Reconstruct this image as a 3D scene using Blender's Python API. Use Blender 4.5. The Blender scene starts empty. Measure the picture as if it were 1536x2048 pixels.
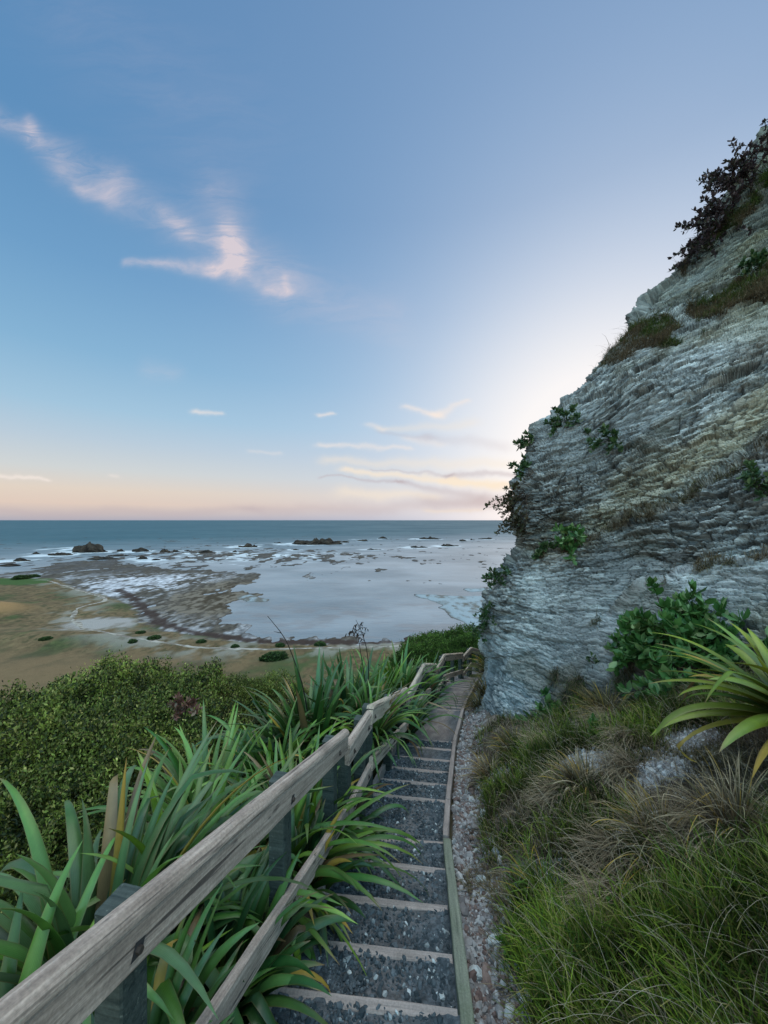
import bpy, math, time
import numpy as np
from mathutils import Matrix, Vector
T0 = time.time()
SC = bpy.context.scene
COL = SC.collection
CAMZ = 40.0
F = 740.0
rng = np.random.default_rng(7)

def W(px, py, d):
    """world point that the photograph shows at (px, py) when it stands d metres ahead"""
    return np.array([(px - 768) / F * d, d, CAMZ - (py - 1040) / F * d])

# ------------------------------------------------------------------ noise
def _h(ix, iy, iz, s):
    h = (ix.astype(np.int64) * 374761393 + iy.astype(np.int64) * 668265263 + iz.astype(np.int64) * 2147483647 + s * 974634777) & 0xffffffff
    h = ((h ^ (h >> 13)) * 1274126177) & 0xffffffff
    h = (h ^ (h >> 16)) & 0xffffffff
    h = (h * 2246822519) & 0xffffffff
    return ((h ^ (h >> 15)) & 0xffffff) / float(0xffffff)

def vnoise(x, y, z=0.0, s=0):
    x, y, z = np.broadcast_arrays(np.asarray(x, float), np.asarray(y, float), np.asarray(z, float))
    ix, iy, iz = np.floor(x), np.floor(y), np.floor(z)
    fx, fy, fz = x - ix, y - iy, z - iz
    fx = fx * fx * (3 - 2 * fx); fy = fy * fy * (3 - 2 * fy); fz = fz * fz * (3 - 2 * fz)
    r = 0
    for a in (0, 1):
        wx = fx if a else 1 - fx
        for b in (0, 1):
            wy = fy if b else 1 - fy
            for c in (0, 1):
                wz = fz if c else 1 - fz
                r = r + wx * wy * wz * _h(ix + a, iy + b, iz + c, s)
    return r * 2 - 1

def fbm(x, y, z=0.0, s=0, o=4, g=0.5):
    r = 0; a = 1.0; t = 0
    for k in range(o):
        r = r + a * vnoise(np.asarray(x) * 2 ** k + 13.7 * k, np.asarray(y) * 2 ** k - 7.1 * k, np.asarray(z) * 2 ** k + 3.3 * k, s + k)
        t += a; a *= g
    return r / t

def voro(x, y, z, s=0):
    """nearest and second distance, three random values and the offset to the nearest cell point"""
    ix, iy, iz = np.floor(x), np.floor(y), np.floor(z)
    f1 = np.full(x.shape, 9.0); f2 = np.full(x.shape, 9.0)
    rr = [np.zeros(x.shape) for _ in range(3)]; dd = [np.zeros(x.shape) for _ in range(3)]
    for a in (-1, 0, 1):
        for b in (-1, 0, 1):
            for c in (-1, 0, 1):
                jx, jy, jz = ix + a, iy + b, iz + c
                h1, h2, h3 = _h(jx, jy, jz, s), _h(jx, jy, jz, s + 11), _h(jx, jy, jz, s + 23)
                dx, dy, dz = jx + h1 - x, jy + h2 - y, jz + h3 - z
                d = np.sqrt(dx * dx + dy * dy + dz * dz)
                near = d < f1
                f2 = np.where(near, f1, np.minimum(f2, d))
                f1 = np.where(near, d, f1)
                for q, v in zip(rr, (h1, h2, h3)): np.copyto(q, v, where=near)
                for q, v in zip(dd, (dx, dy, dz)): np.copyto(q, v, where=near)
    return f1, f2, rr, dd

def sstep(a, b, x):
    t = np.clip((np.asarray(x) - a) / (b - a), 0, 1)
    return t * t * (3 - 2 * t)

def mixc(a, b, t):
    t = np.asarray(t)[..., None]
    return np.asarray(a) * (1 - t) + np.asarray(b) * t

def poly_sd(X, Y, P):
    """signed distance to a polygon in the plan, positive inside"""
    P = np.asarray(P, float); n = len(P)
    d = np.full(X.shape, 1e18); ins = np.zeros(X.shape, bool)
    for i in range(n):
        a, b = P[i], P[(i + 1) % n]
        e = b - a; L = e @ e + 1e-12
        wx, wy = X - a[0], Y - a[1]
        t = np.clip((wx * e[0] + wy * e[1]) / L, 0, 1)
        d = np.minimum(d, (wx - e[0] * t) ** 2 + (wy - e[1] * t) ** 2)
        c = ((a[1] > Y) != (b[1] > Y))
        with np.errstate(divide='ignore', invalid='ignore'):
            xi = (b[0] - a[0]) * (Y - a[1]) / (b[1] - a[1] if b[1] != a[1] else 1e-9) + a[0]
        ins ^= c & (X < xi)
    d = np.sqrt(d)
    return np.where(ins, d, -d)

def line_d(X, Y, P):
    P = np.asarray(P, float); d = np.full(X.shape, 1e18)
    for a, b in zip(P[:-1], P[1:]):
        e = b - a; L = e @ e + 1e-12
        wx, wy = X - a[0], Y - a[1]
        t = np.clip((wx * e[0] + wy * e[1]) / L, 0, 1)
        d = np.minimum(d, (wx - e[0] * t) ** 2 + (wy - e[1] * t) ** 2)
    return np.sqrt(d)

# ------------------------------------------------------------------ mesh building
def mesh(name, V, Fs, C=None, smooth=False, mats=()):
    me = bpy.data.meshes.new(name)
    V = np.asarray(V, np.float32).reshape(-1, 3)
    Fs = [np.asarray(f, np.int32) for f in Fs if len(f)]
    me.vertices.add(len(V)); me.vertices.foreach_set('co', V.ravel())
    idx = np.concatenate([f.ravel() for f in Fs])
    tot = np.concatenate([np.full(len(f), f.shape[1], np.int32) for f in Fs])
    st = np.concatenate([[0], np.cumsum(tot)[:-1]]).astype(np.int32)
    me.loops.add(len(idx)); me.loops.foreach_set('vertex_index', idx)
    me.polygons.add(len(tot)); me.polygons.foreach_set('loop_start', st)
    try: me.polygons.foreach_set('loop_total', tot)
    except Exception: pass
    me.polygons.foreach_set('use_smooth', np.full(len(tot), smooth))
    if C is not None:
        C = np.asarray(C, np.float32).reshape(-1, C.shape[-1])
        if C.shape[1] == 3: C = np.concatenate([C, np.ones((len(C), 1), np.float32)], 1)
        at = me.color_attributes.new('Col', 'FLOAT_COLOR', 'POINT')
        at.data.foreach_set('color', C.ravel())
    me.update(); me.validate()
    for m in mats: me.materials.append(m)
    return me

def link(name, me, parent=None, **props):
    o = bpy.data.objects.new(name, me); COL.objects.link(o)
    if parent is not None: o.parent = parent
    for k, v in props.items(): o[k] = v
    return o

def thing(name, loc, label, cat, group=None):
    o = bpy.data.objects.new(name, None); COL.objects.link(o)
    o.location = loc; o.empty_display_size = 0.2
    o['label'] = label; o['category'] = cat
    if group: o['group'] = group
    return o

def dup(root, loc, rotz, label, scale=1.0, group=None):
    r = root.copy(); COL.objects.link(r)
    r.location = loc; r.rotation_euler = (0, 0, rotz); r.scale = (scale,) * 3 if np.isscalar(scale) else scale
    r['label'] = label
    if group: r['group'] = group
    for ch in list(root.children):
        c = ch.copy(); COL.objects.link(c); c.parent = r
    return r

def grid_faces(nr, nc):
    i = np.arange(nr - 1)[:, None] * nc + np.arange(nc - 1)[None, :]
    return np.stack([i, i + 1, i + nc + 1, i + nc], -1).reshape(-1, 4)

# ------------------------------------------------------------------ materials
def newmat(name):
    m = bpy.data.materials.new(name); m.use_nodes = True
    nt = m.node_tree; nt.nodes.clear()
    out = nt.nodes.new('ShaderNodeOutputMaterial'); b = nt.nodes.new('ShaderNodeBsdfPrincipled')
    nt.links.new(b.outputs[0], out.inputs[0])
    return m, nt, b
def N(nt, t, **kw):
    n = nt.nodes.new(t)
    for k, v in kw.items():
        if k.startswith('i_'):
            key = k[2:]; n.inputs[int(key) if key.isdigit() else key].default_value = v
        else: setattr(n, k, v)
    return n
def math_(nt, op, a, b=None, c=None, clamp=False):
    n = nt.nodes.new('ShaderNodeMath'); n.operation = op; n.use_clamp = clamp
    for i, v in enumerate((a, b, c)):
        if v is None: continue
        if isinstance(v, (int, float)): n.inputs[i].default_value = v
        else: nt.links.new(v, n.inputs[i])
    return n.outputs[0]
def ramp(nt, fac, stops, interp='LINEAR'):
    n = nt.nodes.new('ShaderNodeValToRGB'); n.color_ramp.interpolation = interp
    e = n.color_ramp.elements
    while len(e) < len(stops): e.new(0.5)
    for el, (p, c) in zip(e, stops):
        el.position = p; el.color = (*c, 1) if len(c) == 3 else c
    if fac is not None: nt.links.new(fac, n.inputs[0])
    return n.outputs[0]
def mixrgb(nt, a, b, fac, mode='MIX'):
    n = nt.nodes.new('ShaderNodeMix'); n.data_type = 'RGBA'; n.blend_type = mode
    for s, v in ((n.inputs[0], fac), (n.inputs[6], a), (n.inputs[7], b)):
        if isinstance(v, (int, float)): s.default_value = v
        elif isinstance(v, tuple): s.default_value = (*v, 1)
        else: nt.links.new(v, s)
    return n.outputs[2]
def noise(nt, vec, scale, detail=4, rough=0.55, dist=0.0):
    n = N(nt, 'ShaderNodeTexNoise'); n.inputs['Scale'].default_value = scale; n.inputs['Detail'].default_value = detail
    n.inputs['Roughness'].default_value = rough; n.inputs['Distortion'].default_value = dist
    if vec is not None: nt.links.new(vec, n.inputs['Vector'])
    return n.outputs['Fac']

def mat_col(name, rough=0.8, nscale=8.0, namt=0.35, bump=0.0, bscale=20.0, spec=0.3, trans=0.0, mapping=None, bdist=0.02):
    """attribute colour broken up by noise, with bump"""
    m, nt, b = newmat(name)
    a = N(nt, 'ShaderNodeAttribute', attribute_name='Col')
    tc = N(nt, 'ShaderNodeNewGeometry').outputs['Position']
    if mapping:
        mp = N(nt, 'ShaderNodeMapping'); mp.inputs['Scale'].default_value = mapping; nt.links.new(tc, mp.inputs[0]); tc = mp.outputs[0]
    f = noise(nt, tc, nscale, 5, 0.6)
    k = ramp(nt, f, [(0.25, (1 - namt,) * 3), (0.75, (1 + namt,) * 3)])
    c = mixrgb(nt, a.outputs['Color'], k, 1.0, 'MULTIPLY')
    nt.links.new(c, b.inputs['Base Color'])
    b.inputs['Roughness'].default_value = rough
    b.inputs['Specular IOR Level'].default_value = spec
    if bump:
        bn = N(nt, 'ShaderNodeBump'); bn.inputs['Strength'].default_value = bump; bn.inputs['Distance'].default_value = bdist
        nt.links.new(noise(nt, tc, bscale, 6, 0.65), bn.inputs['Height']); nt.links.new(bn.outputs[0], b.inputs['Normal'])
    if trans:
        tr = N(nt, 'ShaderNodeBsdfTranslucent'); nt.links.new(c, tr.inputs[0])
        mx = N(nt, 'ShaderNodeMixShader'); mx.inputs[0].default_value = trans
        nt.links.new(b.outputs[0], mx.inputs[1]); nt.links.new(tr.outputs[0], mx.inputs[2])
        nt.links.new(mx.outputs[0], nt.nodes['Material Output'].inputs[0])
    return m

def mat_wood(name, light, dark, streak, rough=0.75, stain=(0.02, 0.03, 0.02), crack=0.8):
    m, nt, b = newmat(name)
    tc = N(nt, 'ShaderNodeTexCoord').outputs['Object']
    oi = N(nt, 'ShaderNodeObjectInfo')
    add = N(nt, 'ShaderNodeVectorMath', operation='ADD'); nt.links.new(tc, add.inputs[0])
    sc = N(nt, 'ShaderNodeVectorMath', operation='SCALE'); sc.inputs['Scale'].default_value = 37.0
    cx = N(nt, 'ShaderNodeCombineXYZ'); nt.links.new(oi.outputs['Random'], cx.inputs[0]); nt.links.new(oi.outputs['Random'], cx.inputs[1])
    nt.links.new(cx.outputs[0], sc.inputs[0]); nt.links.new(sc.outputs[0], add.inputs[1])
    v = add.outputs[0]
    mp = N(nt, 'ShaderNodeMapping'); mp.inputs['Scale'].default_value = (2.2, 55, 55); nt.links.new(v, mp.inputs[0])
    g = noise(nt, mp.outputs[0], 1.0, 6, 0.65, 0.6)
    c = ramp(nt, g, [(0.3, dark), (0.5, tuple((a + d) / 2 for a, d in zip(light, dark))), (0.68, light)])
    mp2 = N(nt, 'ShaderNodeMapping'); mp2.inputs['Scale'].default_value = (1.1, 30, 30); nt.links.new(v, mp2.inputs[0])
    cr = noise(nt, mp2.outputs[0], 1.0, 4, 0.5, 0.2)
    crk = ramp(nt, cr, [(0.33, (1, 1, 1)), (0.40, (0, 0, 0))])
    c = mixrgb(nt, c, streak, math_(nt, 'MULTIPLY', crk, crack))
    st = noise(nt, v, 3.0, 4, 0.65)
    stf = ramp(nt, st, [(0.5, (0, 0, 0)), (0.75, (0.55,) * 3)])
    c = mixrgb(nt, c, stain, stf)
    mp3 = N(nt, 'ShaderNodeMapping'); mp3.inputs['Scale'].default_value = (6, 22, 22); nt.links.new(v, mp3.inputs[0])
    sp = noise(nt, mp3.outputs[0], 1.0, 3, 0.5)
    c = mixrgb(nt, c, streak, ramp(nt, sp, [(.66, (0, 0, 0)), (.74, (.65,) * 3)]))
    li = noise(nt, v, 34.0, 4, 0.7)
    c = mixrgb(nt, c, (.34, .36, .30), ramp(nt, li, [(.64, (0, 0, 0)), (.70, (.35,) * 3)]))
    fine = noise(nt, v, 90.0, 3, 0.6)
    c = mixrgb(nt, c, ramp(nt, fine, [(0.3, (0.78,) * 3), (0.7, (1.15,) * 3)]), 1.0, 'MULTIPLY')
    nt.links.new(c, b.inputs['Base Color'])
    b.inputs['Roughness'].default_value = rough; b.inputs['Specular IOR Level'].default_value = 0.25
    h = math_(nt, 'SUBTRACT', g, math_(nt, 'MULTIPLY', crk, 0.6))
    bn = N(nt, 'ShaderNodeBump'); bn.inputs['Strength'].default_value = 0.7; bn.inputs['Distance'].default_value = 0.004
    nt.links.new(h, bn.inputs['Height']); nt.links.new(bn.outputs[0], b.inputs['Normal'])
    return m

M_RAIL = mat_wood('weathered_rail_wood', (0.56, 0.435, 0.365), (0.23, 0.17, 0.14), (0.045, 0.035, 0.035), stain=(0.12, 0.09, 0.075))
M_RAIL_LIT = mat_wood('lit_rail_wood', (0.62, 0.50, 0.40), (0.34, 0.27, 0.215), (0.08, 0.06, 0.05), stain=(0.24, 0.18, 0.14))  # far rails: warm light painted in as a paler wood colour
M_POST = mat_wood('treated_post_wood', (0.075, 0.09, 0.082), (0.03, 0.04, 0.036), (0.02, 0.03, 0.03), stain=(0.03, 0.05, 0.045))
M_TREAD = mat_wood('worn_tread_wood', (0.38, 0.31, 0.28), (0.22, 0.185, 0.17), (0.10, 0.085, 0.08), stain=(0.12, 0.10, 0.09), crack=0.3)
M_KERB = mat_wood('green_kerb_wood', (0.25, 0.26, 0.20), (0.13, 0.145, 0.11), (0.05, 0.06, 0.045), stain=(0.10, 0.13, 0.07), crack=0.5)
M_BOLT, _nt, _b = newmat('rusty_bolt_metal'); _b.inputs['Base Color'].default_value = (0.09, 0.07, 0.06, 1); _b.inputs['Metallic'].default_value = 0.6; _b.inputs['Roughness'].default_value = 0.6
M_DARK, _nt, _b = newmat('recess_shade_patch'); _b.inputs['Base Color'].default_value = (0.035, 0.03, 0.03, 1); _b.inputs['Roughness'].default_value = 0.9
M_GROUND = mat_col('ground_soil_and_grass', 0.95, 6.0, 0.35, 0.5, 30.0, 0.15)
M_ROCK = mat_col('limestone_rock', 0.85, 9.0, 0.28, 0.9, 22.0, 0.2, mapping=(1.0, 1.0, 3.2), bdist=0.035)
M_PATH = mat_col('dark_gravel', 0.9, 60.0, 0.5, 0.9, 120.0, 0.25, bdist=0.012)
M_STONE = mat_col('loose_stone', 0.85, 60.0, 0.2, 0.4, 200.0, 0.3, bdist=0.003)
M_REEF = mat_col('wet_reef_rock', 0.9, 0.8, 0.35, 0.8, 1.5, 0.08, bdist=0.3)
M_FLAX = mat_col('flax_leaf', 0.38, 14.0, 0.18, 0.15, 60.0, 0.55, trans=0.22, mapping=(1, 1, .4), bdist=0.003)
def ribs(m):
    nt = m.node_tree; b = next(n for n in nt.nodes if n.type == 'BSDF_PRINCIPLED'); a = next(n for n in nt.nodes if n.type == 'ATTRIBUTE')
    st = math_(nt, 'SINE', math_(nt, 'MULTIPLY', a.outputs['Alpha'], 75.0))
    k = math_(nt, 'MULTIPLY_ADD', st, .10, 1.0)
    edge_ = ramp(nt, math_(nt, 'ABSOLUTE', math_(nt, 'SUBTRACT', a.outputs['Alpha'], .5)), [(.42, (0, 0, 0)), (.49, (.5, .5, .5))])
    src = b.inputs['Base Color'].links[0].from_socket
    sc_ = N(nt, 'ShaderNodeVectorMath', operation='SCALE'); nt.links.new(src, sc_.inputs[0]); nt.links.new(k, sc_.inputs['Scale'])
    c = mixrgb(nt, sc_.outputs[0], (.14, .10, .03), edge_)
    for n in nt.nodes:
        if n.type in ('BSDF_PRINCIPLED', 'BSDF_TRANSLUCENT'): nt.links.new(c, n.inputs[0])
ribs(M_FLAX)
M_LEAF = mat_col('shrub_leaf', 0.45, 10.0, 0.2, 0, 1, 0.45, trans=0.2)
M_BUSH = mat_col('small_leaf', 0.6, 3.0, 0.25, 0, 1, 0.3, trans=0.25)
M_GRASS = mat_col('grass_blade', 0.7, 6.0, 0.25, 0, 1, 0.2, trans=0.2)
M_STEM = mat_col('bark_stem', 0.85, 20.0, 0.3, 0, 1, 0.2)

# ------------------------------------------------------------------ stair measurements
# each tread: depth of right end, x of right end, x of left end, drop below the camera
_d = np.array([1.84, 2.183, 2.587, 3.004, 3.403,  4.14, 4.57, 4.99, 5.43, 5.90, 6.32,  7.75, 8.13, 8.52, 8.88, 9.24,  10.07, 10.48, 10.88, 11.27, 11.67, 12.08, 12.5])
_H = np.array([2.46, 2.59, 2.72, 2.85, 2.98,  3.15, 3.28, 3.41, 3.54, 3.67, 3.80,  4.0, 4.13, 4.26, 4.39, 4.52,  4.6, 4.73, 4.86, 4.99, 5.12, 5.25, 5.38])
_xr = np.array([.366, .404, .444, .497, .547,  .683, .772, .867, .966, 1.074, 1.17,  1.61, 1.70, 1.80, 1.91, 2.02,  2.38, 2.50, 2.62, 2.75, 2.88, 3.00, 3.12])
_xl = np.array([-.56, -.51, -.44, -.37, -.31,  -.13, -.05, .04, .13, .22, .31,  .80, .92, 1.04, 1.16, 1.28,  1.62, 1.75, 1.87, 2.0, 2.13, 2.26, 2.38])
# two more steps on the near side
_d = np.concatenate([[0.98, 1.42], _d]); _H = np.concatenate([[2.20, 2.33], _H])
_xr = np.concatenate([[.28, .325], _xr]); _xl = np.concatenate([[-.68, -.62], _xl])
SLANT = np.interp(_d, [1, 3.4, 4.1, 7.7, 12.5], [.09, .11, .13, .20, .26])          # left end lies a little further away
NT = len(_d)
# profile for the terrain
PD = np.concatenate([[-4, -1], _d, [13.5, 16, 40, 80]])
PH = np.concatenate([[0.6, 1.6], _H, [5.5, 6.7, 21, 46]])
PXR = np.concatenate([[0.0, .12], _xr, [3.5, 4.9, 14, 30]])
PXL = np.concatenate([[-1.0, -.9], _xl, [2.75, 4.1, 13, 29]])

def hill_H(X, D):
    Hp = np.interp(D, PD, PH); xr = np.interp(D, PD, PXR); xl = np.interp(D, PD, PXL)
    wr = X - xr - 0.09; wl = xl - X - 0.12
    gut = np.interp(D, [0, 2, 6, 12], [.30, .26, .30, .2])
    g = np.clip(wr, 0, gut); w2 = np.clip(wr - gut, 0, None)
    rise = -0.03 * sstep(0, .1, wr) + 0.04 * sstep(0.1, gut[()] if np.ndim(gut) == 0 else gut, wr) + np.interp(D, [4.3, 6.2], [.60, .34]) * (1 - np.exp(-w2 / 0.85)) + 0.27 * w2
    rise = np.minimum(rise, 3.0)
    wl = np.clip(wl, 0, None)
    drop = 0.03 + 0.14 * np.minimum(wl, 2.0) + 0.32 * np.clip(wl - 1.2, 0, 30)
    H = Hp + np.where(X > (xl + xr) / 2, 0.13 * (wr < 0) - 0.0 + 0.10 * (wr >= 0) - rise, 0.15 + (wl > 0) * drop - 0.02)
    return H

P_PX = lambda pts: np.array([[(x - 768) / F * (F * CAMZ / (y - 1040)), F * CAMZ / (y - 1040)] for x, y in pts])
REEF = P_PX([(-500, 1165), (-100, 1150), (0, 1146), (60, 1140), (130, 1124), (200, 1122), (250, 1126), (330, 1136), (400, 1139), (410, 1143), (508, 1146), (521, 1157), (482, 1176), (500, 1192), (416, 1252), (495, 1266), (520, 1280), (625, 1283), (800, 1281), (963, 1268), (1100, 1262), (1500, 1262), (1500, 1600), (-1500, 1600)])
REEF2 = P_PX([(820, 1187), (940, 1193), (1010, 1188), (1200, 1180), (1200, 1280), (944, 1264), (911, 1243), (879, 1209)])
REEF3 = P_PX([(925, 1177), (965, 1175), (1100, 1172), (1100, 1184), (940, 1183)])
REEF4 = P_PX([(474, 1193), (500, 1190), (541, 1199), (535, 1204), (492, 1204), (478, 1200)])
GRASS = P_PX([(-900, 1160), (0, 1157), (112, 1158), (150, 1178), (210, 1192), (262, 1212), (280, 1245), (330, 1264), (420, 1279), (520, 1290), (700, 1293), (960, 1277), (1500, 1272), (1500, 1600), (-1500, 1600)])
KELP = P_PX([(240, 1180), (270, 1200), (300, 1228), (325, 1250), (400, 1270), (520, 1284), (760, 1286), (960, 1271), (1200, 1268)])
TRACK = P_PX([(95, 1163), (150, 1180), (205, 1196), (212, 1204), (160, 1218), (143, 1240), (160, 1262), (250, 1284), (400, 1300), (520, 1304), (640, 1300), (760, 1298), (900, 1294)])

def flat_z(X, D):
    sdg = poly_sd(X, D, GRASS); sdr = poly_sd(X, D, REEF)
    sd2 = np.maximum(np.maximum(poly_sd(X, D, REEF2), poly_sd(X, D, REEF3)), poly_sd(X, D, REEF4))
    wob = fbm(X / 14, D / 14, 0, 3, 4)
    sdr = sdr + wob * 7 + fbm(X / 3, D / 3, 0, 31, 3) * 2; sd2 = sd2 + fbm(X / 5, D / 8, 0, 33, 3) * 3
    n1 = fbm(X / 22 + 5, D / 34, 0, 8, 5, 0.6); n2 = fbm(X / 4, D / 9, 0, 9, 4, .6)
    z = np.clip(sdr * 0.03, -2.5, 0.22) + np.where(sdr > -8, 1, .6) * (n1 * 0.42 + n2 * 0.24)
    z2 = np.clip(sd2 * 0.09, -2.5, 0.42) + n2 * 0.12
    # low ledges scattered off the point
    off = np.exp(-((X + 190) / 150) ** 2 - ((D - 390) / 130) ** 2) + 0.55 * np.exp(-((X + 40) / 90) ** 2 - ((D - 420) / 60) ** 2)
    n3 = fbm(X / 16, D / 26, 0, 17, 5, 0.62)
    z3 = (n3 * .7 + .5 * fbm(X / 5, D / 9, 0, 18, 3) - 0.40 + 0.42 * off) * 2.2
    z3 = np.clip(z3, -3, 0.7)
    z = np.maximum(np.maximum(z, z2), np.where(D > 230, z3, -3))
    zg = 0.55 + np.clip(sdg, 0, 60) * 0.03 + fbm(X / 18, D / 18, 0, 40, 4) * 0.5 * sstep(0, 20, sdg)
    mound = 5.0 * np.exp(-((X + 168) / 16) ** 2 - ((D - 150) / 15) ** 2) + 2.2 * np.exp(-((X + 110) / 25) ** 2 - ((D - 120) / 8) ** 2)
    zg = zg + mound
    t = sstep(-2, 3, sdg)
    return z * (1 - t) + zg * t, sdg, sdr, sd2

def ground_z(X, D):
    X = np.asarray(X, float); D = np.asarray(D, float)
    zf = flat_z(X, D)[0]
    H = hill_H(X, D)
    n = fbm(X * 1.3, D * 1.3, 0, 5, 4) * 0.19 * sstep(.2, .8, np.abs(X - np.interp(D, PD, (PXL + PXR) / 2)) - .45)
    zh = CAMZ - H + n
    return np.maximum(zh, zf)

def gz(x, d): return float(ground_z(np.array([x]), np.array([d]))[0])

# ------------------------------------------------------------------ ground sheet
BARE = [(2.05, 3.70, .22), (2.25, 2.95, .20), (1.35, 4.6, .16), (2.75, 3.3, .18), (1.15, 2.6, .10)]
def bare(X, Y):
    m = 0
    for a, b, q in BARE: m = np.maximum(m, np.exp(-((X - a) ** 2 + (Y - b) ** 2) / q ** 2 * .7))
    return sstep(.30, .6, m + .25 * fbm(X * 6, Y * 6, 0, 930, 3))
def build_ground():
    d1 = np.arange(-1.8, 14, 0.045); k = np.log(900 / 14.0) / 0.0058
    d2 = 14 * np.exp(np.arange(0, k) * 0.0058)
    d = np.concatenate([d1, d2])
    u = np.linspace(-1, 1, 720); u = u * 1.15 + 0.85 * u ** 5
    D = np.repeat(d[:, None], len(u), 1)
    X = u[None, :] * (D + 3.5)
    zf, sdg, sdr, sd2 = flat_z(X, D)
    H = hill_H(X, D)
    xr = np.interp(D, PD, PXR); xl = np.interp(D, PD, PXL)
    wr = X - xr - 0.09; wl = xl - X - 0.12
    n = fbm(X * 1.3, D * 1.3, 0, 5, 4) * 0.19 * sstep(.2, .8, np.abs(X - (xl + xr) / 2) - .45)
    fine = fbm(X * 14, D * 14, 0, 51, 3) * 0.012 * (D < 14)
    zh = CAMZ - H + n + fine
    Z = np.maximum(zh, zf)
    hill = zh > zf
    # colours
    q1 = fbm(X * .9, D * .9, 0, 60, 4); q2 = fbm(X / 9, D / 9, 0, 61, 5); q3 = fbm(X / 2.2, D / 3.5, 0, 62, 4); q4 = fbm(X / 30, D / 30, 0, 63, 4)
    c_hill = mixc((0.045, 0.042, 0.022), (0.10, 0.080, 0.045), sstep(-.3, .4, q1))
    bank = sstep(0.25, .55, wr) * (D < 30)
    c_hill = mixc(c_hill, mixc((0.075, 0.062, 0.048), (0.19, 0.155, 0.13), sstep(-.2, .5, fbm(X * 3, D * 3, 0, 66, 4))), bank)
    gut = (sstep(-0.02, .02, wr) * (1 - sstep(.30, .55, wr + .18 * fbm(X * 4, D * 4, 0, 65, 3)))) * (D < 14)
    chalk = mixc((0.14, 0.125, 0.125), (0.34, 0.34, 0.345), sstep(-.25, .35, fbm(X * 12, D * 12, 0, 64, 4)))
    chalk = mixc(chalk, (0.16, 0.11, 0.10), .7 * sstep(.1, .5, fbm(X * 5, D * 5, 0, 67, 3)))
    c_hill = mixc(c_hill, chalk, np.maximum(gut, bare(X, D) * (D < 6)))
    slope_green = sstep(8, 16, D) * sstep(-.2, .2, fbm(X / 3, D / 3, 0, 68, 3))
    c_hill = mixc(c_hill, (0.07, 0.085, 0.028), slope_green * (1 - gut))
    # coastal flat
    cg = mixc((0.145, 0.100, 0.052), (0.065, 0.078, 0.030), sstep(-.05, .45, q2 + .3 * q3))
    q7 = fbm(X / .9, D / 1.6, 0, 77, 3)
    cg = mixc(cg, (0.18, 0.125, 0.068), sstep(.05, .5, q4 - .25 * q3) * .7)
    cg = cg * (1 + .45 * q7 + .35 * q3)[..., None]
    cg = cg * .88
    cg = mixc(cg, (0.035, 0.042, 0.018), sstep(.28, .5, fbm(X / 1.3, D / 1.6, 0, 84, 2) + .3 * q3) * .75)
    cg = mixc(cg, (0.05, 0.055, 0.025), sstep(.15, .5, fbm(X / 4, D / 5, 0, 78, 4) - .1) * .6)
    moundm = np.exp(-((X + 168) / 22) ** 2 - ((D - 150) / 18) ** 2)
    cg = mixc(cg, (0.27, 0.165, 0.075), sstep(.25, .8, moundm))
    nearg = sstep(116, 100, D)
    cg = mixc(cg, mixc((0.17, 0.112, 0.060), (0.085, 0.068, 0.038), sstep(-.2, .4, q2)), nearg * sstep(-10, -60, X) * .85)
    cg = mixc(cg, (0.055, 0.075, 0.026), sstep(-45, -20, X) * sstep(118, 106, D) * sstep(-.4, .2, q2 + q3 * .4))
    field = poly_sd(X, D, P_PX([(-600, 1161), (0, 1158), (108, 1158), (95, 1168), (40, 1174), (-600, 1180)]))
    cg = mixc(cg, (0.045, 0.085, 0.022), sstep(-1, 2, field))
    dk = line_d(X, D, KELP); dt = line_d(X, D, TRACK)
    sandy = sstep(14, 2, dt) * sstep(-.1, .35, q2 + q3 * .5)
    cg = mixc(cg, (0.30, 0.27, 0.24), sandy * .6)
    pale = np.exp(-((X + 108) / 16) ** 2 - ((D - 140) / 12) ** 2)
    cg = mixc(cg, (0.30, 0.275, 0.26), sstep(.3, .8, pale + .35 * q3))
    # reef platform
    q5 = fbm(X / 12 + 9, D / 20, 0, 70, 5, .6); q6 = fbm(X / 2.5, D / 5, 0, 71, 4, .6)
    cr = mixc((0.075, 0.062, 0.050), (0.28, 0.275, 0.29), sstep(-.15, .3, .6 * q5 + .8 * q6))
    whitez = np.exp(-((X + 155) / 50) ** 2 - ((D - 235) / 45) ** 2) + .7 * np.exp(-((X + 88) / 14) ** 2 - ((D - 160) / 18) ** 2)
    cr = mixc(cr, (0.50, 0.49, 0.53), sstep(.45, .8, whitez * .9 + .45 * q5 + .75 * q6) * .8)
    cr = cr * np.clip(1 + 1.0 * fbm(X / 1.0, D / 2.2, 0, 79, 3), .2, 2)[..., None]
    weed = 1.25 * np.exp(-((X + 78) / 34) ** 2 - ((D - 205) / 55) ** 2)
    cr = mixc(cr, mixc((0.050, 0.036, 0.022), (0.17, 0.14, 0.11), sstep(-.25, .35, q6 + .5 * fbm(X / 1.2, D / 2.5, 0, 74, 3))), sstep(.3, .75, weed + .35 * q5 + .6 * q6))
    cr = mixc(cr, (0.055, 0.047, 0.043), sstep(250, 300, D + 30 * q5) * sstep(-.1, .25, q6 + q5 * .5 + .12) * .9)
    r2 = sstep(-1, 1, sd2 + 2 * q6)
    cr = mixc(cr, mixc((0.27, 0.315, 0.345), (0.13, 0.12, 0.105), sstep(-.15, .35, q5 * .5 + q6 * .9)), r2)
    cr = mixc(cr, (0.06, 0.045, 0.035), sstep(0.10, -.02, Z) * .75)
    cr = mixc(cr, (0.040, 0.024, 0.020), sstep(3.6, 1.2, dk + 3.0 * q6) * .9)
    cf = mixc(cr, cg, sstep(-1.5, 1.5, sdg + 3 * q3))
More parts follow.
